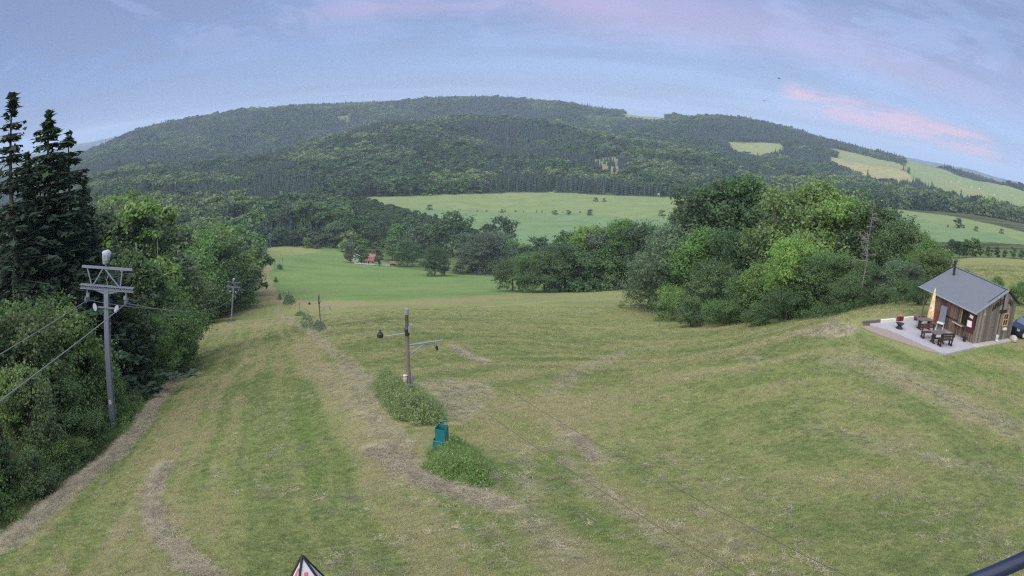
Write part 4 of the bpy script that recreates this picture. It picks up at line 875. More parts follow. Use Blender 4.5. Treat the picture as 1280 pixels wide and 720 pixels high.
for k, (q, lab, tgt) in enumerate(((0, 'thin dark tow rope from the post roller to the lower right corner', (1071, 717)), (1, 'thin dark tow rope nearest the middle, slanting to the bottom edge', (936, 717)))):
    e0 = rpt(*tgt, 7.6); e1 = arms[0][q] + (e0 - arms[0][q]) * 1.7
    P = catenary(e1, arms[0][q], .12)
    for a, b in zip(arms[:3], arms[1:4]): P += catenary(a[q], b[q], 1.2)[1:]
    tag(MB().tube(P, .0055, 5).build('tow_rope', principled('dark_rope', (.06, .06, .065), .8)), lab, 'rope', 'ropes of the old tow')

# ---------------------------------------------------------------- green meter box, flag, pipe
x, y = foot(553, 568, 23); t = empty('meter_box', (x, y, ground(x, y) - .05), R(-14), 'dark teal metal box open at the top, standing in the weeds', 'box')
b = MB(); [b.box(c, d) for c, d in (((-.2, 0, .75), (.02, .36, 1.1)), ((.2, 0, .75), (.02, .36, 1.1)), ((0, .18, .75), (.42, .02, 1.1)), ((0, -.18, .72), (.38, .02, 1.04)))]; b.build('shell', m_teal, t)
MB().box((0, -.225, .42), (.56, .05, .62)).build('front_skirt', m_teal, t); MB().box((-.26, -.10, .50), (.03, .30, .62)).build('side_flap', m_teal, t); MB().box((0, -.255, .742), (.56, .018, .03)).build('rim', m_teal_l, t)
MB().box((0, 0, 1.08), (.34, .3, .02)).build('inner_shade_sheet', m_black, t); MB().tube([(-.15, .19, 1.3), (-.15, .19, 1.45), (.05, .19, 1.47), (.05, .19, 1.3)], .012, 5).build('handle', m_teal_l, t)  # black sheet inside the shell stands in for shade in the open top
# banner: only its peak is in view
a_, t_ = azt(378, 695); D = 7.6; x, y = D * math.sin(R(a_)), D * math.cos(R(a_)); g = ground(x, y); zt = t_ * D - g
t = empty('banner_tent', (x, y, g), R(25), 'white and red fabric peak with black piping rising at the bottom edge', 'tent')
m_fab = principled('white_fabric', (.42, .44, .52), .8, noise=.08, nscale=5); m_redf = principled('red_fabric', (.50, .10, .11), .8)
hw = .72; zb = .9
cor = [(-hw, -hw), (hw, -hw), (hw, hw), (-hw, hw)]
for i in range(4):
    (ax, ay), (bx, by) = cor[i], cor[(i + 1) % 4]; L = lambda f, g_, dz=0: (ax + (bx - ax) * f + (0 - ax - (bx - ax) * f) * g_, ay + (by - ay) * f + (0 - ay - (by - ay) * f) * g_, zb + (zt - zb) * g_ + dz)
    o = MB(); o.add([L(0, 0), L(1, 0), L(.5, 1), L(0, 0, -.02), L(1, 0, -.02), L(.5, 1, -.02)], [(0, 1, 2), (5, 4, 3), (0, 3, 4, 1), (1, 4, 5, 2), (2, 5, 3, 0)]); o.build('roof_panel', m_fab, t)
    o = MB(); o.add([L(.10, .02, .012), L(.34, .02, .012), L(.62, .86, .012), L(.34, .86, .012)], [(0, 1, 2, 3)]); mm_ = o.build('red_stripe', m_redf, t)
    MB().tube([(ax, ay, zb), (0, 0, zt + .01)], .022, 6).build('piping', m_black, t)
    MB().tube([(ax, ay, -.1), (ax, ay, zb)], .025, 8).build('leg', m_galv, t)
A0 = Vector(ray(1212, 728)) * 2.6; A1 = Vector(ray(1292, 694)) * 2.45; dr = (A1 - A0).normalized(); B0, B1 = A0 - dr * .7, A1 + dr * 2.2
t = empty('handrail', (B1.x, B1.y, ground(B1.x, B1.y)), 0, 'thick dark blue pipe crossing the bottom right corner', 'pipe')
o = MB().tube([B0, B0.lerp(B1, .5), B1], .036, 14).build('rail', m_navy, t, smooth_=True); o.location = -t.location
for i, p in enumerate((B0, B1)):
    o = MB().tube([(p.x, p.y, ground(p.x, p.y) - .1), (p.x, p.y, p.z)], .03, 10).build('post', m_navy, t); o.location = -t.location
# two birds
m_bird = principled('dark_feathers', (.03, .03, .035), .8)
for (px, py), rz, lab in (((974, 98), .4, 'upper dark bird, a speck in the sky over the right ridge'), ((955, 126), -.5, 'lower dark bird, a speck just above the right ridge')):
    p = rpt(px, py, 60); t = empty('bird', p, rz, lab, 'bird', 'birds in the sky')
    MB().tube([(0, -.14, 0), (0, -.05, .01), (0, .06, .01), (0, .13, .02), (0, .17, .01)], [.01, .035, .04, .025, .006], 8).build('body', m_bird, t, smooth_=True)
    for sx in (-1, 1): MB().add([(0, .05, .02), (sx * .16, .09, .08), (sx * .34, .0, .04), (sx * .14, -.03, .06), (0, -.04, .02), (0, .05, .012), (sx * .16, .09, .072), (sx * .34, .0, .035), (sx * .14, -.03, .052), (0, -.04, .012)], [(0, 1, 2, 3, 4), (9, 8, 7, 6, 5), (0, 5, 6, 1), (1, 6, 7, 2), (2, 7, 8, 3), (3, 8, 9, 4)]).build('wing', m_bird, t)

# ---------------------------------------------------------------- the hut
m_board = principled('grey_boards', (.145, .125, .112), .9, noise=.5, nscale=4, bump=.4, stretch=(6, 6, .5), isl=.45); m_board_w = principled('brown_boards', (.145, .10, .08), .9, noise=.45, nscale=4, bump=.4, stretch=(6, 6, .5), isl=.4)
m_roof = principled('slate_blue_roof', (.115, .13, .16), .6, .1, .10, 1.5); m_trim = principled('roof_trim', (.24, .28, .32), .5, .2); m_dark = principled('dark_trim_and_shade', (.015, .013, .012), .8)  # near-black serves dark trim and also the shade painted behind the hatch
m_letter = principled('burnt_letters', (.022, .014, .012), .8); m_yel = principled('yellow_pine', (.33, .23, .11), .7, noise=.2); m_glass = principled('dark_glass', (.02, .022, .025), .08, spec=.8); m_ox = principled('oxblood_board', (.07, .018, .02), .6)
m_paper = principled('paper', (.75, .70, .70), .8); m_brown = principled('dark_stained_wood', (.035, .022, .017), .65, noise=.3, nscale=8); m_brown2 = principled('weathered_table_top', (.10, .085, .08), .7, noise=.3, nscale=6)
def hw_(x, y, z=0): return (HX + x * math.cos(HR) - y * math.sin(HR), HY + x * math.sin(HR) + y * math.cos(HR), HUT_Z + z)
hut = empty('wooden_hut', hw_(0, 0), HR, 'weathered board hut with slate blue roof and dark lettering on its gable', 'hut')
FW, FL = 5.95, 5.4                                                        # gable width, front length
APX, APZ, EZ0, EZ1 = 4.1, 3.86, 2.42, 2.95
def roofz(x): return EZ0 + (APZ - EZ0) * (x / APX) if x <= APX else APZ + (EZ1 - APZ) * (x - APX) / (FW - APX)
MB().box((FW / 2, FL / 2, -.2), (FW - .1, FL - .1, .7)).build('plinth', m_conc, hut)
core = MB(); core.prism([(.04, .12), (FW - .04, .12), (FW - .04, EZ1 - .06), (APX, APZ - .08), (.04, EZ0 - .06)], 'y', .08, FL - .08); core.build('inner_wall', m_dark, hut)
r_ = random.Random(4)
def boards(name, label, rng_, put, mat):
    o = MB(); u = rng_[0]
    while u < rng_[1] - .03:
        w = min(r_.uniform(.13, .2), rng_[1] - u); put(o, u, w); u += w
    p = o.build(name, mat, hut); p['kind'] = 'stuff'
    if label: p['label'] = label
def gable_board(o, u, w):
    a, b = u + .012, u + w - .012; d = r_.uniform(.0, .03); z0 = r_.uniform(.02, .10)
    if a > 3.52 and b < 4.0: return
    segs = [(z0, None)]
    if b > 4.12 and a < 4.92: segs = [(z0, 1.12), (2.12, None)]
    for s0, s1 in segs:
        t0, t1 = (roofz(a) - .03, roofz(b) - .03) if s1 is None else (s1, s1); y0, y1 = -.0 - d, .05
        o.add([(a, y0, s0), (b, y0, s0), (b, y0, t1), (a, y0, t0), (a, y1, s0), (b, y1, s0), (b, y1, t1), (a, y1, t0)], [(0, 1, 2, 3), (7, 6, 5, 4), (0, 4, 5, 1), (1, 5, 6, 2), (2, 6, 7, 3), (3, 7, 4, 0)])
boards('gable_boards', None, (0, FW), gable_board, m_board)
def front_board(o, u, w):
    a, b = u + .012, u + w - .012; d = r_.uniform(0, .03)
    for s0, s1 in ([(.05, 1.02), (2.2, EZ0 - .03)] if b > .12 and a < 1.86 else [(.04, EZ0 - .03)]): o.box((-.0 - d / 2 + .02, (a + b) / 2, (s0 + s1) / 2), (.05 + d, b - a, s1 - s0))
boards('front_boards', 'browner boards of the serving side', (0, FL), front_board, m_board_w)
def back_board(o, u, w): o.box((u + w / 2, FL, roofz(u + w / 2) / 2), (w - .01, .05, roofz(u + w / 2) - .1))
boards('back_boards', None, (0, FW), back_board, m_board)
def side_board(o, u, w): o.box((FW, u + w / 2, EZ1 / 2), (.05, w - .01, EZ1 - .1))
boards('side_boards', None, (0, FL), side_board, m_board)
def slope(name, x0, z0, x1, z1, mat, y0=-.13, y1=7.2, th=.09, lift=0):
    o = MB(); o.add([(x0, y0, z0 + lift), (x1, y0, z1 + lift), (x1, y1, z1 + lift), (x0, y1, z0 + lift), (x0, y0, z0 - th), (x1, y0, z1 - th), (x1, y1, z1 - th), (x0, y1, z0 - th)], [(0, 1, 2, 3), (7, 6, 5, 4), (0, 4, 5, 1), (1, 5, 6, 2), (2, 6, 7, 3), (3, 7, 4, 0)]); return o.build(name, mat, hut)
fz = (APZ - EZ0) / APX; rz_ = (EZ1 - APZ) / (FW - APX)
slope('roof', -.55, EZ0 - .55 * fz + .12, APX, APZ + .12, m_roof); slope('rear_roof', APX + .003, APZ + .12, FW + .45, EZ1 + .45 * rz_ + .12, m_roof)
MB().bar((-.57, -.14, EZ0 - .57 * fz + .12), (-.57, 7.22, EZ0 - .57 * fz + .12), .14, .05).build('eave_flashing', m_trim, hut); MB().bar((APX, -.14, APZ + .14), (APX, 7.22, APZ + .14), .24, .03).build('ridge_cap', m_roof, hut)
for (x0, z0, x1, z1) in ((-.55, EZ0 - .55 * fz + .10, APX, APZ + .10), (APX, APZ + .10, FW + .45, EZ1 + .45 * rz_ + .10)):
    for yy, mt in ((-.15, m_trim if x0 < 0 else m_dark), (7.22, m_dark)): MB().bar((x0, yy, z0), (x1, yy, z1), .035, .15).build('verge_board', mt, hut)
MB().bar((1.4, .12, EZ0 + 1.4 * fz + .14), (APX - .25, .12, APZ + .05), .05, .02).build('snow_guard', m_dark, hut)
[MB().bar((x, 5.4, roofz(x) + .0), (x, 7.1, roofz(x) + .0), .08, .1).build('rafter', m_board, hut) for x in (.2, 1.6, 3.0, 4.6)]
[MB().box((x, 6.95, z / 2 - .1), (.1, .1, z)).build('porch_post', m_board, hut) for x, z in ((.2, 2.5), (4.1, 3.8))]
MB().lathe([(.12, -.5), (.12, .95), (.15, .96), (.15, 1.05), (.1, 1.1)], (2.9, 6.1, roofz(2.9) + .2), 12).build('chimney', m_black, hut)
# serving hatch, shelf, menu board
MB().box((.06, .98, 1.6), (.02, 1.72, 1.16)).build('hatch_shade_panel', m_dark, hut); MB().box((-.03, 1.82, 1.6), (.07, .10, 1.16)).build('hatch_jamb', m_yel, hut); MB().box((-.02, .95, 2.17), (.06, 1.7, .06)).build('hatch_lintel', m_board, hut)  # flat near-black panel paints the unlit interior behind the hatch opening
MB().box((-.27, 1.75, 1.0), (.5, 1.25, .05)).build('serving_shelf', m_brown2, hut); MB().box((-.535, 1.75, 1.0), (.025, 1.27, .09)).build('shelf_edge', m_conc, hut); [MB().bar((-.02, y_, .6), (-.45, y_, .97), .04).build('shelf_bracket', m_brown, hut) for y_ in (1.25, 2.25)]
bd = MB().box((-.05, .58, 1.45), (.04, .92, 1.5)).build('menu_board', m_ox, hut)
MB().box((-.076, .62, 1.88), (.01, .42, .24), Matrix.Rotation(.12, 3, 'X')).build('sheet', m_paper, bd); MB().box((-.078, .70, 1.32), (.01, .55, .46), Matrix.Rotation(-.1, 3, 'X')).build('sheet', m_paper, bd)
MB().box((-.05, 3.6, 1.04), (.07, 2.9, .09)).build('rail', m_brown, hut); MB().box((-.09, .06, 2.3), (.1, .12, .22), bev=.02).build('lamp', m_white, hut); MB().box((1.0, -.05, 2.2), (.08, .06, .12)).build('lamp', m_white, hut)
# gable: lettering, signboard, door, window
def text(s_, x, z, ang, size, parent):
    c = bpy.data.curves.new('lettering', 'FONT'); c.body = s_; c.size = size; c.extrude = .015; c.offset = .012; c.space_character = 1.12
    o = bpy.data.objects.new('lettering', c); S.collection.objects.link(o); c.materials.append(m_letter); me = bpy.data.meshes.new_from_object(o); bpy.data.objects.remove(o); o = bpy.data.objects.new('lettering', me); S.collection.objects.link(o); o.parent = parent
    o.matrix_local = Matrix.Translation((x, -.055, z)) @ Matrix.Rotation(-ang, 4, 'Y') @ Matrix.Rotation(math.pi / 2, 4, 'X'); return o
text('APR\u00c8S', 2.05, 2.42, math.atan(fz), .56, hut)['label'] = 'dark word APR\u00c8S along the left roof slope'
text('SKI', 4.42, 2.98, math.atan(rz_), .52, hut)['label'] = 'dark word SKI along the right roof slope'
MB().box((3.85, -.05, 2.32), (1.15, .04, .24)).build('signboard', m_letter, hut)
dr_ = MB().box((3.76, -.01, 1.08), (.42, .05, 1.96)).build('door', m_board, hut); MB().box((3.52, -.03, 1.08), (.07, .06, 2.05)).build('jamb', m_dark, dr_); MB().tube([(3.9, -.06, 1.0), (3.9, -.06, 1.2)], .015, 6).build('handle', m_steel_d, dr_)
wn = empty('window', (4.52, -.02, 1.62)); wn.parent = hut
MB().box((0, .05, 0), (.76, .02, .96)).build('pane', m_glass, wn)
fr = MB(); [fr.box(c, d) for c, d in (((-.38, -.01, 0), (.09, .08, 1.02)), ((.38, -.01, 0), (.09, .08, 1.02)), ((0, -.01, .48), (.85, .07, .09)), ((0, -.01, -.48), (.85, .07, .09)), ((0, .0, 0), (.05, .06, .92)), ((0, -.002, 0), (.74, .05, .05)))]; fr.build('frame', m_yel, wn)
MB().box((-.5, -.05, 0), (.10, .04, .95)).build('shutter', m_yel, wn)
fb = empty('window_box', hw_(4.48, -.16, .92), HR, 'white flower box under the yellow framed hut window', 'flower box'); MB().box((0, 0, 0), (.62, .2, .16), bev=.03).build('trough', m_white, fb)
# roof-high things on and round the patio
pat = [(-7.1, 5.6), (-6.2, 4.2), (-5.05, -.75), (-4.6, -1.15), (-.4, -.72), (6.6, -.45), (6.6, .02), (0, .02), (0, 6.6), (-6.6, 6.6)]
m_pave = bpy.data.materials.new('lavender_paving'); m_pave.use_nodes = True; N = nt(m_pave.node_tree); tc = N('ShaderNodeTexCoord').outputs['Object']
br_ = N('ShaderNodeTexBrick', ins={'Vector': tc, 'Color1': (.30, .29, .34, 1), 'Color2': (.25, .245, .29, 1), 'Mortar': (.14, .14, .15, 1), 'Scale': 2.2, 'Mortar Size': .012}).outputs[0]
no = N('ShaderNodeTexNoise', ins={'Vector': tc, 'Scale': .8, 'Detail': 5.0}).outputs[0]; N('ShaderNodeOutputMaterial', ins={0: N('ShaderNodeBsdfPrincipled', ins={'Base Color': mixc(N, smooth(N, no, .3, .7, 0, .5), br_, (.30, .29, .31, 1)), 'Roughness': .9}).outputs[0]})
o = MB().prism(pat[:5] + pat[7:9] + [(-6.6, 6.6)], 'z', -.7, .06).build('patio', m_pave); o.location = hw_(0, 0); o.rotation_euler = (0, 0, HR); tag(o, 'pale paved patio in front of the hut serving side', 'patio', None, 'structure')
o = MB().prism([(-.4, -.72), (6.6, -.45), (6.6, .02), (.0, .02)], 'z', -.7, .03).build('gravel_strip', m_conc); o.location = hw_(0, 0); o.rotation_euler = (0, 0, HR); tag(o, 'grey gravel strip along the foot of the gable wall', 'path', None, 'structure')
m_grav = principled('reddish_gravel', (.22, .185, .165), .95, noise=.45, nscale=9, bump=.6)
o = MB(); gpoly = [(-8.2, 5.4), (-7.9, 4.1), (-6.9, 1.9), (-5.8, -.1), (-5.05, -.75), (-5.9, 3.0), (-6.2, 4.2), (-7.1, 5.6)]
o.prism(gpoly, 'z', -.8, .02).build('gravel_bed', m_grav); o = bpy.data.objects['gravel_bed']; o.location = hw_(0, 0); o.rotation_euler = (0, 0, HR); tag(o, 'reddish gravel wedge along the left edge of the patio', 'gravel', None, 'structure')
def placed(name, x, y, rz, label, cat, z=.06, group=None): return empty(name, hw_(x, y, z), HR + R(rz), label, cat, group)
def local_of(px, py, z=.06):
    gx_, gy_ = on_level(px, py, HUT_Z + z); dx, dy = gx_ - HX, gy_ - HY; return dx * math.cos(HR) + dy * math.sin(HR), -dx * math.sin(HR) + dy * math.cos(HR)
def table(x, y, rz, label):
    t = placed('patio_table', x, y, rz, label, 'table', group='tables on the patio')
    for k in range(4): MB().box((0, -.3 + k * .2, .73), (1.45, .19, .05), bev=.01).build('plank', m_brown2, t)
    for sx in (-.5, .5): MB().box((sx, 0, .35), (.1, .34, .7), bev=.01).box((sx, 0, .03), (.12, .66, .07)).box((sx, 0, .68), (.1, .7, .06)).build('leg', m_brown, t)
    MB().box((0, 0, .3), (1.0, .05, .1)).build('stretcher', m_brown, t)
def bench(x, y, rz, label, L=1.45, mat=None):
    mat = mat or m_brown; t = placed('patio_bench', x, y, rz, label, 'bench', group='benches on the patio')
    for k in range(3): MB().box((0, -.13 + k * .14, .45), (L, .12, .045)).build('seat_plank', mat, t)
    MB().box((0, .26, .72), (L, .045, .13), Matrix.Rotation(-.12, 3, 'X')).box((0, .285, .9), (L, .045, .15), Matrix.Rotation(-.12, 3, 'X')).build('backrest', mat, t)
    for sx in (-L / 2 + .12, L / 2 - .12):
        MB().box((sx, -.15, .21), (.09, .1, .44)).box((sx, .2, .48), (.09, .1, .98), Matrix.Rotation(-.12, 3, 'X')).box((sx, .03, .40), (.08, .42, .08)).box((sx, .03, .08), (.1, .5, .08)).build('end_frame', mat, t)
bx, by = local_of(1171, 428); table(bx, by, -8, 'dark table with greyish top between two benches, near the patio corner')
q = local_of(1180.5, 432); bench(q[0], q[1] - .0, 172, 'dark bench nearest the hut corner, its back towards the viewer'); q = local_of(1160, 422.5); bench(q[0], q[1], -8, 'dark reddish bench behind the near table', mat=principled('reddish_stained_wood', (.055, .025, .022), .65, noise=.3))
q = local_of(1154, 411); table(q[0], q[1], -8, 'dark table at the back of the patio beside the parasol')
q = local_of(1148, 408); t = placed('steel_chair', *q, 30, 'thin wire chair left of the back table', 'chair')
MB().box((0, 0, .45), (.4, .4, .03)).build('seat', m_galv, t); MB().box((0, .2, .78), (.4, .03, .2)).build('backrest', m_galv, t); [MB().tube([(sx * .18, sy * .18, 0), (sx * .17, sy * .17, .45 if sy < 0 else .88)], .014, 6).build('leg', m_galv, t) for sx in (-1, 1) for sy in (-1, 1)]
# closed parasol
q = local_of(1160.5, 409); t = placed('closed_parasol', *q, 0, 'closed cream and orange parasol leaning up past the roof edge', 'parasol')
m_par = bpy.data.materials.new('parasol_cloth'); m_par.use_nodes = True; N = nt(m_par.node_tree); tc = N('ShaderNodeTexCoord').outputs['Object']; no = N('ShaderNodeTexNoise', ins={'Vector': tc, 'Scale': 3.5, 'Detail': 3.0}).outputs[0]
N('ShaderNodeOutputMaterial', ins={0: N('ShaderNodeBsdfPrincipled', ins={'Base Color': ramp(N, no, [(.42, (.62, .52, .36)), (.5, (.52, .34, .14)), (.6, (.66, .56, .42))]), 'Roughness': .9}).outputs[0]})
MB().tube([(0, 0, 0), (.06, .0, 2.95)], .024, 8).build('pole', m_white, t); MB().lathe([(.28, 0), (.28, .08), (.06, .12), (.05, .3)], k=14).build('base', m_conc, t)
o = MB().lathe([(.20, .55), (.27, .62), (.24, 1.1), (.19, 1.7), (.13, 2.3), (.07, 2.75), (.025, 2.98)], k=32, star=.16, lobes=8); o.V = [(x_ + .02 * z_, y_ + .0, z_) for x_, y_, z_ in o.V]; o.build('canopy', m_par, t, smooth_=True)
# grey high-backed folding chair with white legs
q = local_of(1174.5, 412); t = placed('deck_chair', *q, -60, 'grey folding sun chair with a tall back and white legs by the hut wall', 'chair')
m_gcloth = principled('grey_blue_cloth', (.12, .13, .17), .85, noise=.15)
MB().box((0, .22, 1.15), (.62, .05, 1.25), Matrix.Rotation(-.22, 3, 'X'), bev=.02).build('backrest', m_gcloth, t); MB().box((0, -.15, .55), (.62, .55, .06), bev=.01).build('seat', m_white, t)
for sx in (-.3, .3): MB().bar((sx, -.45, 0), (sx, .15, .62), .045).build('leg', m_white, t); MB().bar((sx, .35, 0), (sx, -.25, .58), .045).build('leg', m_white, t)
q = local_of(1167, 407); t = placed('red_chair', *q, -60, 'reddish brown slatted chair between the parasol and the grey chair', 'chair'); m_rust = principled('rust_red_wood', (.20, .06, .045), .7, noise=.2)
for k in range(4): MB().box((0, .25, .65 + k * .16), (.6, .03, .11)).build('slat', m_rust, t)
MB().box((0, 0, .45), (.6, .5, .05)).build('seat', m_rust, t); [MB().box((sx, sy, .22 if sy < 0 else .62), (.06, .06, .45 if sy < 0 else 1.25)).build('leg', m_rust, t) for sx in (-.27, .27) for sy in (-.22, .22)]
# fire bowl
q = local_of(1124, 410.5); t = placed('fire_bowl', *q, 0, 'black iron fire bowl on a ring foot, alone on the patio', 'fire bowl')
MB().lathe([(.12, .26), (.26, .29), (.36, .38), (.38, .39), (.35, .38), (.25, .33), (.05, .29)], k=20).build('bowl', m_black, t, smooth_=True); MB().lathe([(.30, 0), (.32, .03), (.22, .10), (.12, .28)], k=16).build('foot', m_black, t)
# flower boxes and pale beams on the back edge of the patio
m_redb = principled('dark_red_box', (.085, .014, .018), .6, noise=.15); m_flow = principled('pink_flowers', (.40, .19, .19), .8, noise=.4, nscale=30)
for (px, py), lab in (((1125, 400.5), 'left dark red flower box with pink blossoms at the patio edge'), ((1146, 400), 'right dark red flower box with pink blossoms at the patio edge')):
    q = local_of(px, py); t = placed('flower_box', *q, 6, lab, 'flower box', group='flower boxes at the patio edge'); MB().box((0, 0, .14), (.62, .28, .28), bev=.02).build('box', m_redb, t)
    r = np.random.default_rng(int(px)); C_ = np.stack([r.uniform(-.32, .32, 260), r.uniform(-.15, .15, 260), .29 + r.random(260) * .14], 1); V, Q = leaf_quads(C_, unit(r.normal(size=(260, 3)) + np.array([0, 0, .6])), np.full(260, .035), r)
    o = mesh_np('blossoms', V, Q, m_flow, t); o['kind'] = 'stuff'
m_beam = principled('pale_beam', (.50, .50, .46), .8, noise=.12)
for (a, b, lab) in (((1101, 403.5), (1119, 402), 'pale squared beam at the left end of the patio back edge'), ((1128.5, 400.5), (1142, 399.3), 'pale squared beam lying between the two flower boxes')):
    p, q = local_of(*a), local_of(*b); c = ((p[0] + q[0]) / 2, (p[1] + q[1]) / 2); L = math.dist(p, q); o = MB().box((0, 0, .12), (L, .22, .24), bev=.02).build('edge_beam', m_beam); o.location = hw_(c[0], c[1], .06); o.rotation_euler = (0, 0, HR + math.atan2(q[1] - p[1], q[0] - p[0])); tag(o, lab, 'beam', 'beams on the patio edge')
q = local_of(1136, 401.5); o = MB().box((0, 0, .09), (7.4, .18, .18)).build('kerb_beam', m_brown2); o.location = hw_(-3.9, 6.1, .06); o.rotation_euler = (0, 0, HR + R(2)); tag(o, 'long dark low timber edging at the back of the patio', 'edging')
# small things at the hut foot
t = placed('planter', -.55, .55, 0, 'small black planter with twigs at the foot of the hut corner', 'planter', z=.05); MB().lathe([(.13, 0), (.19, .3), (.2, .31), (.16, .28)], k=12).build('pot', m_black, t); [MB().tube([(0, 0, .25), (r_.uniform(-.2, .2), r_.uniform(-.2, .2), .55)], .012, 4).build('twig', m_black, t) for k in range(5)]
t = placed('white_canister', 3.45, -.2, 10, 'whitish canister standing by the hut door jamb', 'canister', z=.03); MB().box((0, 0, .25), (.3, .22, .48), bev=.04).build('body', m_white, t); MB().lathe([(.04, 0), (.045, .06), (.02, .07)], (.06, 0, .5), 10).build('cap', m_steel_d, t); MB().box((0, -.115, .25), (.2, .01, .16)).build('badge', m_steel_d, t)
t = placed('white_bowl', 3.3, -.42, 0, 'small whitish bowl on the gravel in front of the canister', 'bowl', z=.03); MB().lathe([(.09, 0), (.16, .1), (.15, .1), (.08, .03)], k=14).build('dish', m_white, t)
o = MB().lathe([(.05, -.1), (.42, 0), (.44, .16), (.34, .32), (.16, .42), (.03, .45)], k=11, star=.09, lobes=3).build('boulder', m_conc); o.location = hw_(5.95, -.5, -.02); tag(o, 'pale rounded stone at the right foot of the gable', 'stone')
# the parked car behind the hut
m_car = principled('dark_blue_paint', (.012, .018, .045), .3, .1, spec=.7); m_cglass = principled('car_glass', (.10, .13, .18), .1, spec=.9); m_sil = principled('bright_trim', (.55, .57, .62), .35, .3)
cxy = on_level(1270, 420, HUT_Z); cg = Vector((cxy[0], cxy[1])) ; 
t = empty('parked_car', (cg.x + 1.7, cg.y + .3, ground(cg.x + 1.7, cg.y + .3)), R(4), 'dark blue hatchback parked behind the right side of the hut', 'car')
prof = [(-2.05, .32), (-2.1, .62), (-1.98, .82), (-1.05, .98), (-.45, 1.42), (.9, 1.47), (1.75, 1.05), (2.02, .95), (2.08, .45), (1.95, .3)]
def loft(prof, hws, mat, name, par):
    o = MB(); n = len(prof)
    ks = [(-1.0, 1), (-.88, 1.0), (.88, 1.0), (1.0, 1)]
    P = []
    for side in (-1, 1):
        for (x_, z_), w_ in zip(prof, hws): P.append((x_, side * w_, z_))
    F_ = [(i, (i + 1) % n, n + (i + 1) % n, n + i) for i in range(n)] + [tuple(range(n - 1, -1, -1)), tuple(range(n, 2 * n))]
    return o.add(P, F_).build(name, mat, par)
loft(prof, [.78, .84, .86, .84, .66, .64, .80, .82, .84, .78], m_car, 'body', t)
for s_ in (-1, 1):
    MB().add([(-.98, s_ * .845, 1.0), (-.48, s_ * .70, 1.37), (.82, s_ * .69, 1.41), (1.45, s_ * .80, 1.06)], [(0, 1, 2, 3) if s_ < 0 else (3, 2, 1, 0)]).build('side_window', m_cglass, t); MB().box((.1, s_ * .86, .5), (1.9, .03, .06)).build('side_trim', m_sil, t)
    MB().box((-.75, s_ * .95, 1.02), (.14, .16, .12), bev=.03).build('mirror', m_car, t); MB().box((-2.04, s_ * .58, .70), (.12, .34, .16), bev=.03).build('headlight', m_sil, t); MB().box((2.05, s_ * .66, .85), (.06, .2, .22)).build('rear_light', m_redf, t)
    for wx in (-1.3, 1.3):
        w_ = empty('wheel', (wx, s_ * .76, .31)); w_.parent = t; w_.rotation_euler = (math.pi / 2, 0, 0)
        MB().lathe([(.2, -.1), (.31, -.09), (.32, 0), (.31, .09), (.2, .1)], k=20).build('tyre', m_black, w_); MB().lathe([(.05, -.108), (.19, -.105), (.2, 0), (.19, .105), (.05, .108)], k=12).build('rim', m_sil, w_)
MB().add([(-1.03, -.70, 1.01), (-1.03, .70, 1.01), (-.47, .60, 1.425), (-.47, -.60, 1.425)], [(0, 1, 2, 3)]).build('windscreen', m_cglass, t); MB().box((-2.09, 0, .38), (.06, 1.4, .14)).build('bumper', m_black, t)

# ---------------------------------------------------------------- the farm in the valley
m_tile = principled('red_roof_tiles', (.30, .11, .09), .8, noise=.25, nscale=2); m_render = principled('white_render', (.45, .45, .47), .85, noise=.05); m_pv = principled('solar_panel', (.08, .10, .16), .25, spec=.8); m_brownroof = principled('brown_barn', (.12, .07, .05), .8, noise=.2)
def house(px, py, w, d, h, rh, rz, label, roofm, wallm, name='house', extra=None, D=None):
    x, y = xy_at(px, py, D or 470); t = empty(name, (x, y, ground(x, y) - .3), R(rz), label, 'house' if name == 'house' else name.split('_')[-1])
    MB().box((0, 0, h / 2), (w, d, h)).build('wall', wallm, t); MB().prism([(-d / 2 + .02, h), (d / 2 - .02, h), (0, h + rh - .12)], 'x', -w / 2 + .05, w / 2 - .05).build('gable_wall', wallm, t)
    rf = MB(); 
    for s_ in (-1, 1): rf.add([(-w / 2 - .4, s_ * (d / 2 + .5), h - .45), (w / 2 + .4, s_ * (d / 2 + .5), h - .45), (w / 2 + .4, 0, h + rh), (-w / 2 - .4, 0, h + rh), (-w / 2 - .4, s_ * (d / 2 + .5), h - .3), (w / 2 + .4, s_ * (d / 2 + .5), h - .3), (w / 2 + .4, 0, h + rh + .2), (-w / 2 - .4, 0, h + rh + .2)], [(0, 1, 2, 3), (7, 6, 5, 4), (0, 4, 5, 1), (1, 5, 6, 2), (2, 6, 7, 3), (3, 7, 4, 0)])
    rf = rf.build('roof', roofm, t)
    for k in range(int(w // 3)):
        f = empty('window', (-w / 2 + 1.5 + k * 3, -d / 2 - .03, h * .55)); f.parent = t; MB().box((0, 0, 0), (1.1, .06, 1.2)).build('frame', m_white, f); MB().box((0, -.04, 0), (.9, .03, 1.0)).build('pane', m_glass, f)
    return t, rf
t, rf = house(461, 321, 9.0, 7, 3.2, 3.4, 8, 'small house with a red tiled roof and solar panels in the valley trees', m_tile, m_render)
MB().box((1.2, .0, 6.4), (.7, .7, 1.7)).build('chimney', m_render, rf)
for k in range(3): MB().bar((.4 + k * 1.5, -1.35, 5.45), (.4 + k * 1.5, -.35, 6.5), 1.3, .08).build('solar_panel', m_pv, rf)
house(447, 321, 4.4, 5, 4.2, 1.6, -20, 'little white outbuilding left of the red roofed house', principled('grey_sheet_roof', (.3, .31, .33), .6), m_render, D=478)
house(491, 323.5, 3.6, 3, 2.2, 1.0, 5, 'small dark red shed right of the white fence', m_tile, m_brownroof, 'garden_shed', D=462)
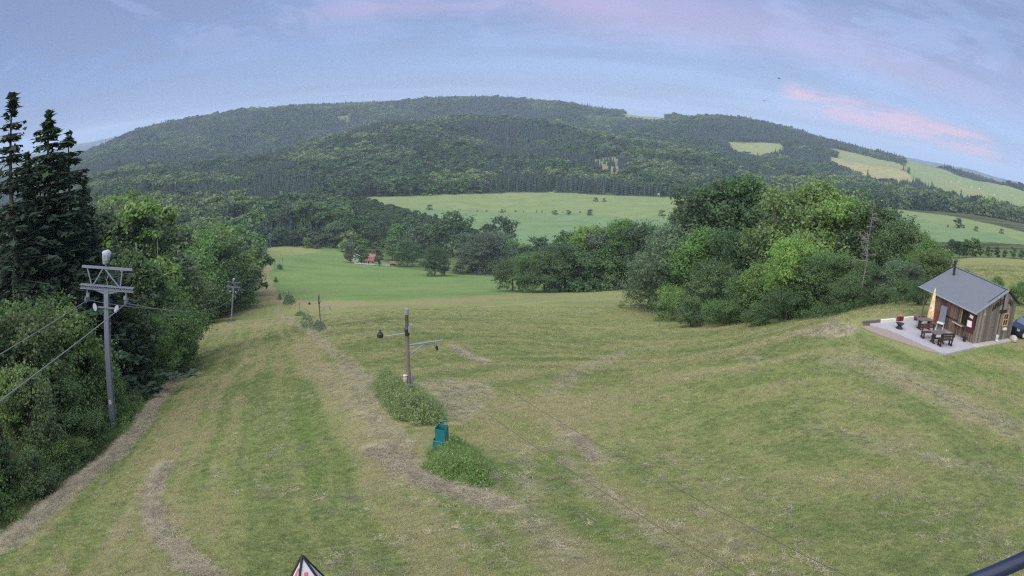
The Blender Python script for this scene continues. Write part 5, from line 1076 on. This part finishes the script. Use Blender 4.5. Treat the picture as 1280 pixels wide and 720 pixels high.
house(560, 305.5, 5, 4, 2.8, 2, 30, 'tiny pale cabin half hidden in the trees right of the farm', m_brownroof, m_render, 'cabin', D=520)
fe = empty('garden_fence', (*xy_at(460, 325, 455), 0), 0, 'white picket fence in front of the red roofed house', 'fence'); fe.location.z = ground(fe.location.x, fe.location.y)
F0, F1 = Vector((*xy_at(443, 326.5, 452), 0)), Vector((*xy_at(487, 323, 455), 0)); n_f = 14
for k in range(n_f + 1):
    p = F0.lerp(F1, k / n_f); z = ground(p.x, p.y); MB().box((p.x - fe.location.x, p.y - fe.location.y, z - fe.location.z + .5), (.16, .16, 1.3)).build('post', m_white, fe)
    if k < n_f:
        q = F0.lerp(F1, (k + 1) / n_f); zq = ground(q.x, q.y)
        MB().bar((p.x - fe.location.x, p.y - fe.location.y, z - fe.location.z + .55), (q.x - fe.location.x, q.y - fe.location.y, zq - fe.location.z + .55), .06, .75).build('panel', m_white, fe)
# hay bales, hunting stand, pale stones
def m_at(px, py, dmin): x, y = at(px, py, dmin); return x, y, ground(x, y)
for (px, py), lab in (((1188.5, 228), 'leftmost white wrapped bale on the far right field'), ((1198.5, 228), 'second white wrapped bale on the far right field'), ((1214, 234.5), 'third white wrapped bale on the far right field'), ((1224, 236.5), 'fourth white wrapped bale on the far right field'), ((1243, 243.5), 'rightmost white wrapped bale on the far right field')):
    x, y, z = m_at(px, py, 1100); o = MB().lathe([(.2, 0), (1.2, .1), (1.3, 1.2), (1.2, 2.3), (.2, 2.4)], k=14).build('wrapped_bale', m_white); o.location = (x, y, z); o.scale = (2.0, 2.0, 1.2); tag(o, lab, 'bale', 'white bales on the far right field')
x, y, z = m_at(823, 246.5, 600); t = empty('hunting_stand', (x, y, z), 0, 'pale hunting stand at the wood edge above the upper field', 'hunting stand'); MB().box((0, 0, 4.6), (2.4, 2.2, 2.4)).build('cabin', m_conc, t); MB().box((0, 0, 5.95), (2.9, 2.7, .2)).build('roof', m_conc, t); [MB().bar((sx * 1.2, sy * 1.1, 0), (sx * 1, sy * .9, 3.4), .2).build('leg', m_conc, t) for sx in (-1, 1) for sy in (-1, 1)]

# ---------------------------------------------------------------- weeds left standing by the mower
def weeds(pxs, n, hgt, leaf, label, hue, name='weed_patch', flowers=0, cat='weeds', droop=1.0, wmul=1.0):
    poly = [at(*p) for p in pxs]; xs_ = [p[0] for p in poly]; ys_ = [p[1] for p in poly]; r = np.random.default_rng(len(pxs) * 31 + int(pxs[0][0]))
    cx, cy = sum(xs_) / len(xs_), sum(ys_) / len(ys_); X = r.uniform(min(xs_) - .2, max(xs_) + .2, n * 4); Y = r.uniform(min(ys_) - .2, max(ys_) + .2, n * 4)
    wx_ = (fbm(X * 2, Y * 2, 51) - .5) * .7; k = in_poly(X + wx_, Y + wx_, poly); X, Y = X[k][:n], Y[k][:n]; n = len(X)
    edge = dist_line(X, Y, poly + poly[:1]); hh = hgt * (.22 + .78 * sstep(edge, 0, .7)) * (.25 + 1.35 * fbm(X * 2.6, Y * 2.6, 53, 4)); u = r.random(n) ** .55; lean = r.normal(size=(n, 2)) * .05
    stray = r.random(n) < .12; X = X + np.where(stray, r.normal(size=n) * .18 * hgt, 0); Y = Y + np.where(stray, r.normal(size=n) * .18 * hgt, 0); hh = hh * np.where(r.random(n) < .05, 1.35, 1); Z = height(X, Y) + hh * u; Cc = np.stack([X + lean[:, 0], Y + lean[:, 1], Z], 1); Nn = unit(np.stack([r.normal(size=n) * .7, r.normal(size=n) * .7, np.ones(n) * .8], 1))
    V, Q = leaf_quads(Cc, Nn, leaf * (.5 + r.random(n)), r, .42); g = ground(cx, cy); t = empty(name, (cx, cy, g), 0, label, cat); V = V - np.array([cx, cy, g])
    o = mesh_np('leaves', V, Q, M_LEAF, t, attrs={'tint': tints(n, fbm(X * 2.5, Y * 2.5, 57, 2), r)}); o.color = (*HUE[hue], 1) if isinstance(hue, str) else (*hue, 1)
    ns = n // 8; i = r.choice(n, ns); jx, jy = r.normal(size=ns) * .16, r.normal(size=ns) * .16; XX, YY = X[i] + jx, Y[i] + jy; ZZ = height(XX, YY); st = np.stack([np.stack([XX - .009, YY, ZZ - .02], 1), np.stack([XX + .009, YY, ZZ - .02], 1), np.stack([XX + lean[i, 0] * 2.5, YY + lean[i, 1] * 2.5, ZZ + hh[i] * 1.25 + .12], 1)], 1).reshape(-1, 3)
    o = mesh_np('stalks', st - np.array([cx, cy, g]), np.arange(ns * 3).reshape(-1, 3), M_LEAF, t, attrs={'tint': np.tile([.75, .4, 0, 1], (ns * 3, 1))}); o.color = (.17, .27, .08, 1); o['kind'] = 'stuff'
    if flowers:
        i = r.choice(n, flowers); C_ = np.stack([X[i], Y[i], height(X[i], Y[i]) + hh[i] * 1.08], 1) - np.array([cx, cy, g]); V, Q = leaf_quads(C_, unit(r.normal(size=(flowers, 3)) * .4 + np.array([0, -.3, 1])), np.full(flowers, leaf * .4), r, .9); o = mesh_np('flowers', V, Q, m_white, t); o['kind'] = 'stuff'
    return t
weeds([(468,482),(480,474),(497,480),(512,492),(532,500),(552,516),(558,528),(540,533),(515,532),(492,520),(474,500)], 19000, .95, .062, 'tall nettle patch round the foot of the nearest wooden post', (.23, .32, .10), flowers=26)
weeds([(533,585),(540,566),(560,558),(585,560),(605,575),(616,595),(612,608),(590,610),(560,602),(540,596)], 17000, .70, .05, 'round weed clump with white flowers round the teal box', (.13, .22, .06), flowers=22)
weeds([(376,404),(380,396),(390,398),(391,410),(383,413)], 1600, 1.5, .17, 'small rounded bush left of the second wooden post', 'grey'); weeds([(390,412),(394,404),(404,406),(408,412),(402,416)], 1500, 1.0, .17, 'low grey green bush at the foot of the second wooden post', 'grey')
weeds([(369,394),(373,391),(380,391),(381,394),(374,396)], 500, 1.0, .2, 'dark weed clump at the foot of the third post', 'dark'); weeds([(354,380),(358,376),(364,376),(369,379),(364,382),(357,382)], 900, 2.6, .3, 'round green bush round the foot of the fourth post', 'mid')
weeds([(346,374),(349,371),(353,373),(350,376)], 300, 1.8, .3, 'dark weed clump left of the round post bush', 'dark'); weeds([(342,352),(345,350),(348,352),(345,354)], 200, 2.0, .35, 'tiny weed clump on the left margin of the green meadow', 'dark'); weeds([(345,336),(350,334),(354,336),(350,338)], 260, 2.4, .4, 'dark clump in the meadow beside the far tow post', 'dark')
weeds([(283,404),(286,400.5),(293,400.5),(296,404),(289,406)], 500, .5, .14, 'weeds at the foot of the second steel tower', 'dark')
weeds([(150,545),(146,520),(160,500),(178,494),(184,506),(168,530),(160,548)], 6000, 1.0, .07, 'tall rough grass and weeds right of the nearest steel tower', (.11, .19, .06), flowers=15)
# undergrowth that closes the foot of the wood
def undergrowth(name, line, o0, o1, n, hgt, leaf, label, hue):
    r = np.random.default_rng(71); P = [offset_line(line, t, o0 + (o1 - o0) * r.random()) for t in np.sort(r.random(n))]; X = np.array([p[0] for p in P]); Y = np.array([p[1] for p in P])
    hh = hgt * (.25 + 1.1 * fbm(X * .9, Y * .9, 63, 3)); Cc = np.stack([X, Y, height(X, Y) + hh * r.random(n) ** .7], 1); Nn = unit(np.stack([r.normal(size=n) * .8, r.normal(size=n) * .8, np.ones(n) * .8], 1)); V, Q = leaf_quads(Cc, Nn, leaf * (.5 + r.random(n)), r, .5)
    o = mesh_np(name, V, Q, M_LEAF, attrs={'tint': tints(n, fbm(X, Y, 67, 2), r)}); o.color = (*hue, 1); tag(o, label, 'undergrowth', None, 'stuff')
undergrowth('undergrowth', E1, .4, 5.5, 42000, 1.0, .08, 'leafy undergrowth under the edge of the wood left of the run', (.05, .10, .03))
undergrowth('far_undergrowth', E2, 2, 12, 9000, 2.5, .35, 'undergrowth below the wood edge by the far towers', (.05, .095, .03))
gl = [at(800, 372), at(850, 388), at(900, 397), at(960, 399), at(1020, 398), at(1050, 394)]
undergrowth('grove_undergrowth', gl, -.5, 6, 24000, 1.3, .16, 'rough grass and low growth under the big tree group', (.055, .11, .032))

# ---------------------------------------------------------------- mown sward: tufts and loose straw near the camera
def blade_mesh(name, seed, n, h, spread, mat, flat=False, w=.006):
    r = np.random.default_rng(seed); V = []; 
    for i in range(n):
        p = r.normal(size=2) * spread; a = r.random() * 6.28; L = h * r.uniform(.5, 1.2)
        if flat: d = np.array([math.cos(a) * L, math.sin(a) * L, r.uniform(-.1, .35) * L * .3]); z0 = r.uniform(.0, .03)
        else: d = np.array([math.cos(a) * L * .5, math.sin(a) * L * .5, L * .8]); z0 = -.01
        s_ = np.array([-math.sin(a), math.cos(a), 0]) * w; b = np.array([p[0], p[1], z0]); V += [b - s_, b + s_, b + d]
    V = np.array(V); t = np.zeros((len(V), 4)); t[:, 0] = np.repeat(r.random(n), 3); t[:, 1] = np.repeat(r.random(n), 3); t[:, 3] = 1
    return mesh_np(name, V, np.arange(n * 3).reshape(-1, 3), mat, link=False, attrs={'tint': t})
gcoll = bpy.data.collections.new('grass_kinds'); scoll = bpy.data.collections.new('straw_kinds')
gm_ = [leaf_mat('grass_' + str(i), .3, .4, own=c) for i, c in enumerate([(.125, .178, .05), (.205, .235, .085), (.32, .29, .16)])]
for i in range(6): o = blade_mesh(f'kind_{i}', 80 + i, 30, .085, .08, gm_[i % 3], w=.004); gcoll.objects.link(o)
sm_ = [leaf_mat('straw_' + str(i), .2, .35, own=c) for i, c in enumerate([(.34, .31, .235), (.27, .24, .18)])]
for i in range(4): o = blade_mesh(f'kind_{i}', 90 + i, 34, .17, .12, sm_[i % 2], True, .0045); scoll.objects.link(o)
def near_scatter(n, dmax):
    D = 7 + (dmax - 7) * rng.random(n) ** 1.5; a = R(1) * rng.uniform(-62, 62, n); return D * np.sin(a), D * np.cos(a), D
x, y, D = near_scatter(240000, 150); k = in_poly(x, y, meadow_poly) & (rng.random(len(x)) < 1 - .8 * sstep(D, 60, 150)); lx = (x - HX) * math.cos(HR) + (y - HY) * math.sin(HR); ly = -(x - HX) * math.sin(HR) + (y - HY) * math.cos(HR)
k &= ~((lx > -8) & (lx < 7) & (ly > -1.3) & (ly < 7.5)); x, y, D = x[k], y[k], D[k]
tone = rows(x, y) + (rng.random(len(x)) - .5) * .46; kd_ = (np.where(tone > .62, 2, np.where(tone > .46, 1, 0)) + 3 * (rng.random(len(x)) < .5)).astype(np.int32); sc = (.6 + .8 * rng.random(len(x))) * (.6 + D / 45); r3 = np.zeros((len(x), 3)); r3[:, 2] = rng.random(len(x)) * 6.28
gn_scatter('mown_grass', np.stack([x, y, height(x, y)], 1), np.stack([sc, sc, sc * .62], 1), r3, kd_, gcoll, 'short mown grass tufts over the near meadow', 'grass')
SX, SY, SH = [], [], []
for line, w, a in STRAW:
    L = sum(math.dist(p, q) for p, q in zip(line[:-1], line[1:])); Dm = math.hypot(*line[len(line) // 2])
    if Dm > 130: continue
    m = int(L * w * a * ((110 if w < .8 and a >= .9 else 40) if Dm < 60 else 14)); t = rng.random(m); off = rng.normal(size=m) * w * .55
    P = [offset_line(line, tt, oo) for tt, oo in zip(t, off)]; SX += [p[0] for p in P]; SY += [p[1] for p in P]; SH += list(.10 * np.exp(-(off / (w * .5)) ** 2) if w < .8 and a >= .9 else np.zeros(m))
for p_, dn in ((patch[0], 11), (patch[1], 4)):
    xs_ = [p[0] for p in p_]; ys_ = [p[1] for p in p_]; m = int((max(xs_) - min(xs_)) * (max(ys_) - min(ys_)) * dn); X = rng.uniform(min(xs_), max(xs_), m); Y = rng.uniform(min(ys_), max(ys_), m); k = in_poly(X, Y, p_) & (fbm(X * 1.1, Y * 1.1, 95) > .42); SX += list(X[k]); SY += list(Y[k])
x, y, D = near_scatter(6000, 75); k = in_poly(x, y, meadow_poly) & (fbm(x / 3, y / 3, 97, 4) > .52) & ~((np.hypot(x - HX + 2, y - HY - 3) < 9)); SX += list(x[k]); SY += list(y[k])
SX, SY = np.array(SX), np.array(SY); n = len(SX); sc = .5 + .8 * rng.random(n); r3 = np.zeros((n, 3)); r3[:, 2] = rng.random(n) * 6.28; lift = .01 + .05 * rng.random(n); lift[:len(SH)] += np.array(SH) * rng.random(len(SH)) * 1.6
gn_scatter('cut_hay', np.stack([SX, SY, height(SX, SY) + lift], 1), np.stack([sc, sc, sc], 1), r3, rng.integers(0, 4, n).astype(np.int32), scoll, 'dry straw and hay lying in rows and patches on the mown slope', 'hay')
#==END OBJECTS==

#==HAZE==
def haze():
    L = 16000; z0, z1 = float(gz.min()) - 1.0, max(float(gz.max()) + 32.0, 60.0)
    V = [(-L, -L, z0), (L, -L, z0), (L, L, z0), (-L, L, z0), (-L, -L, z1), (L, -L, z1), (L, L, z1), (-L, L, z1)]
    m = bpy.data.materials.new('haze'); m.use_nodes = True; N = nt(m.node_tree)
    v = N('ShaderNodeVolumePrincipled', ins={'Color': (.60, .76, 1, 1), 'Density': 1.0e-4, 'Anisotropy': 0.0})
    N('ShaderNodeOutputMaterial', ins={1: v.outputs[0]})
    o = mesh_np('haze', V, [(0, 3, 2, 1), (4, 5, 6, 7), (0, 1, 5, 4), (1, 2, 6, 5), (2, 3, 7, 6), (3, 0, 4, 7)], m); tag(o, 'thin blue evening haze over the whole valley', 'haze', None, 'stuff')
haze()
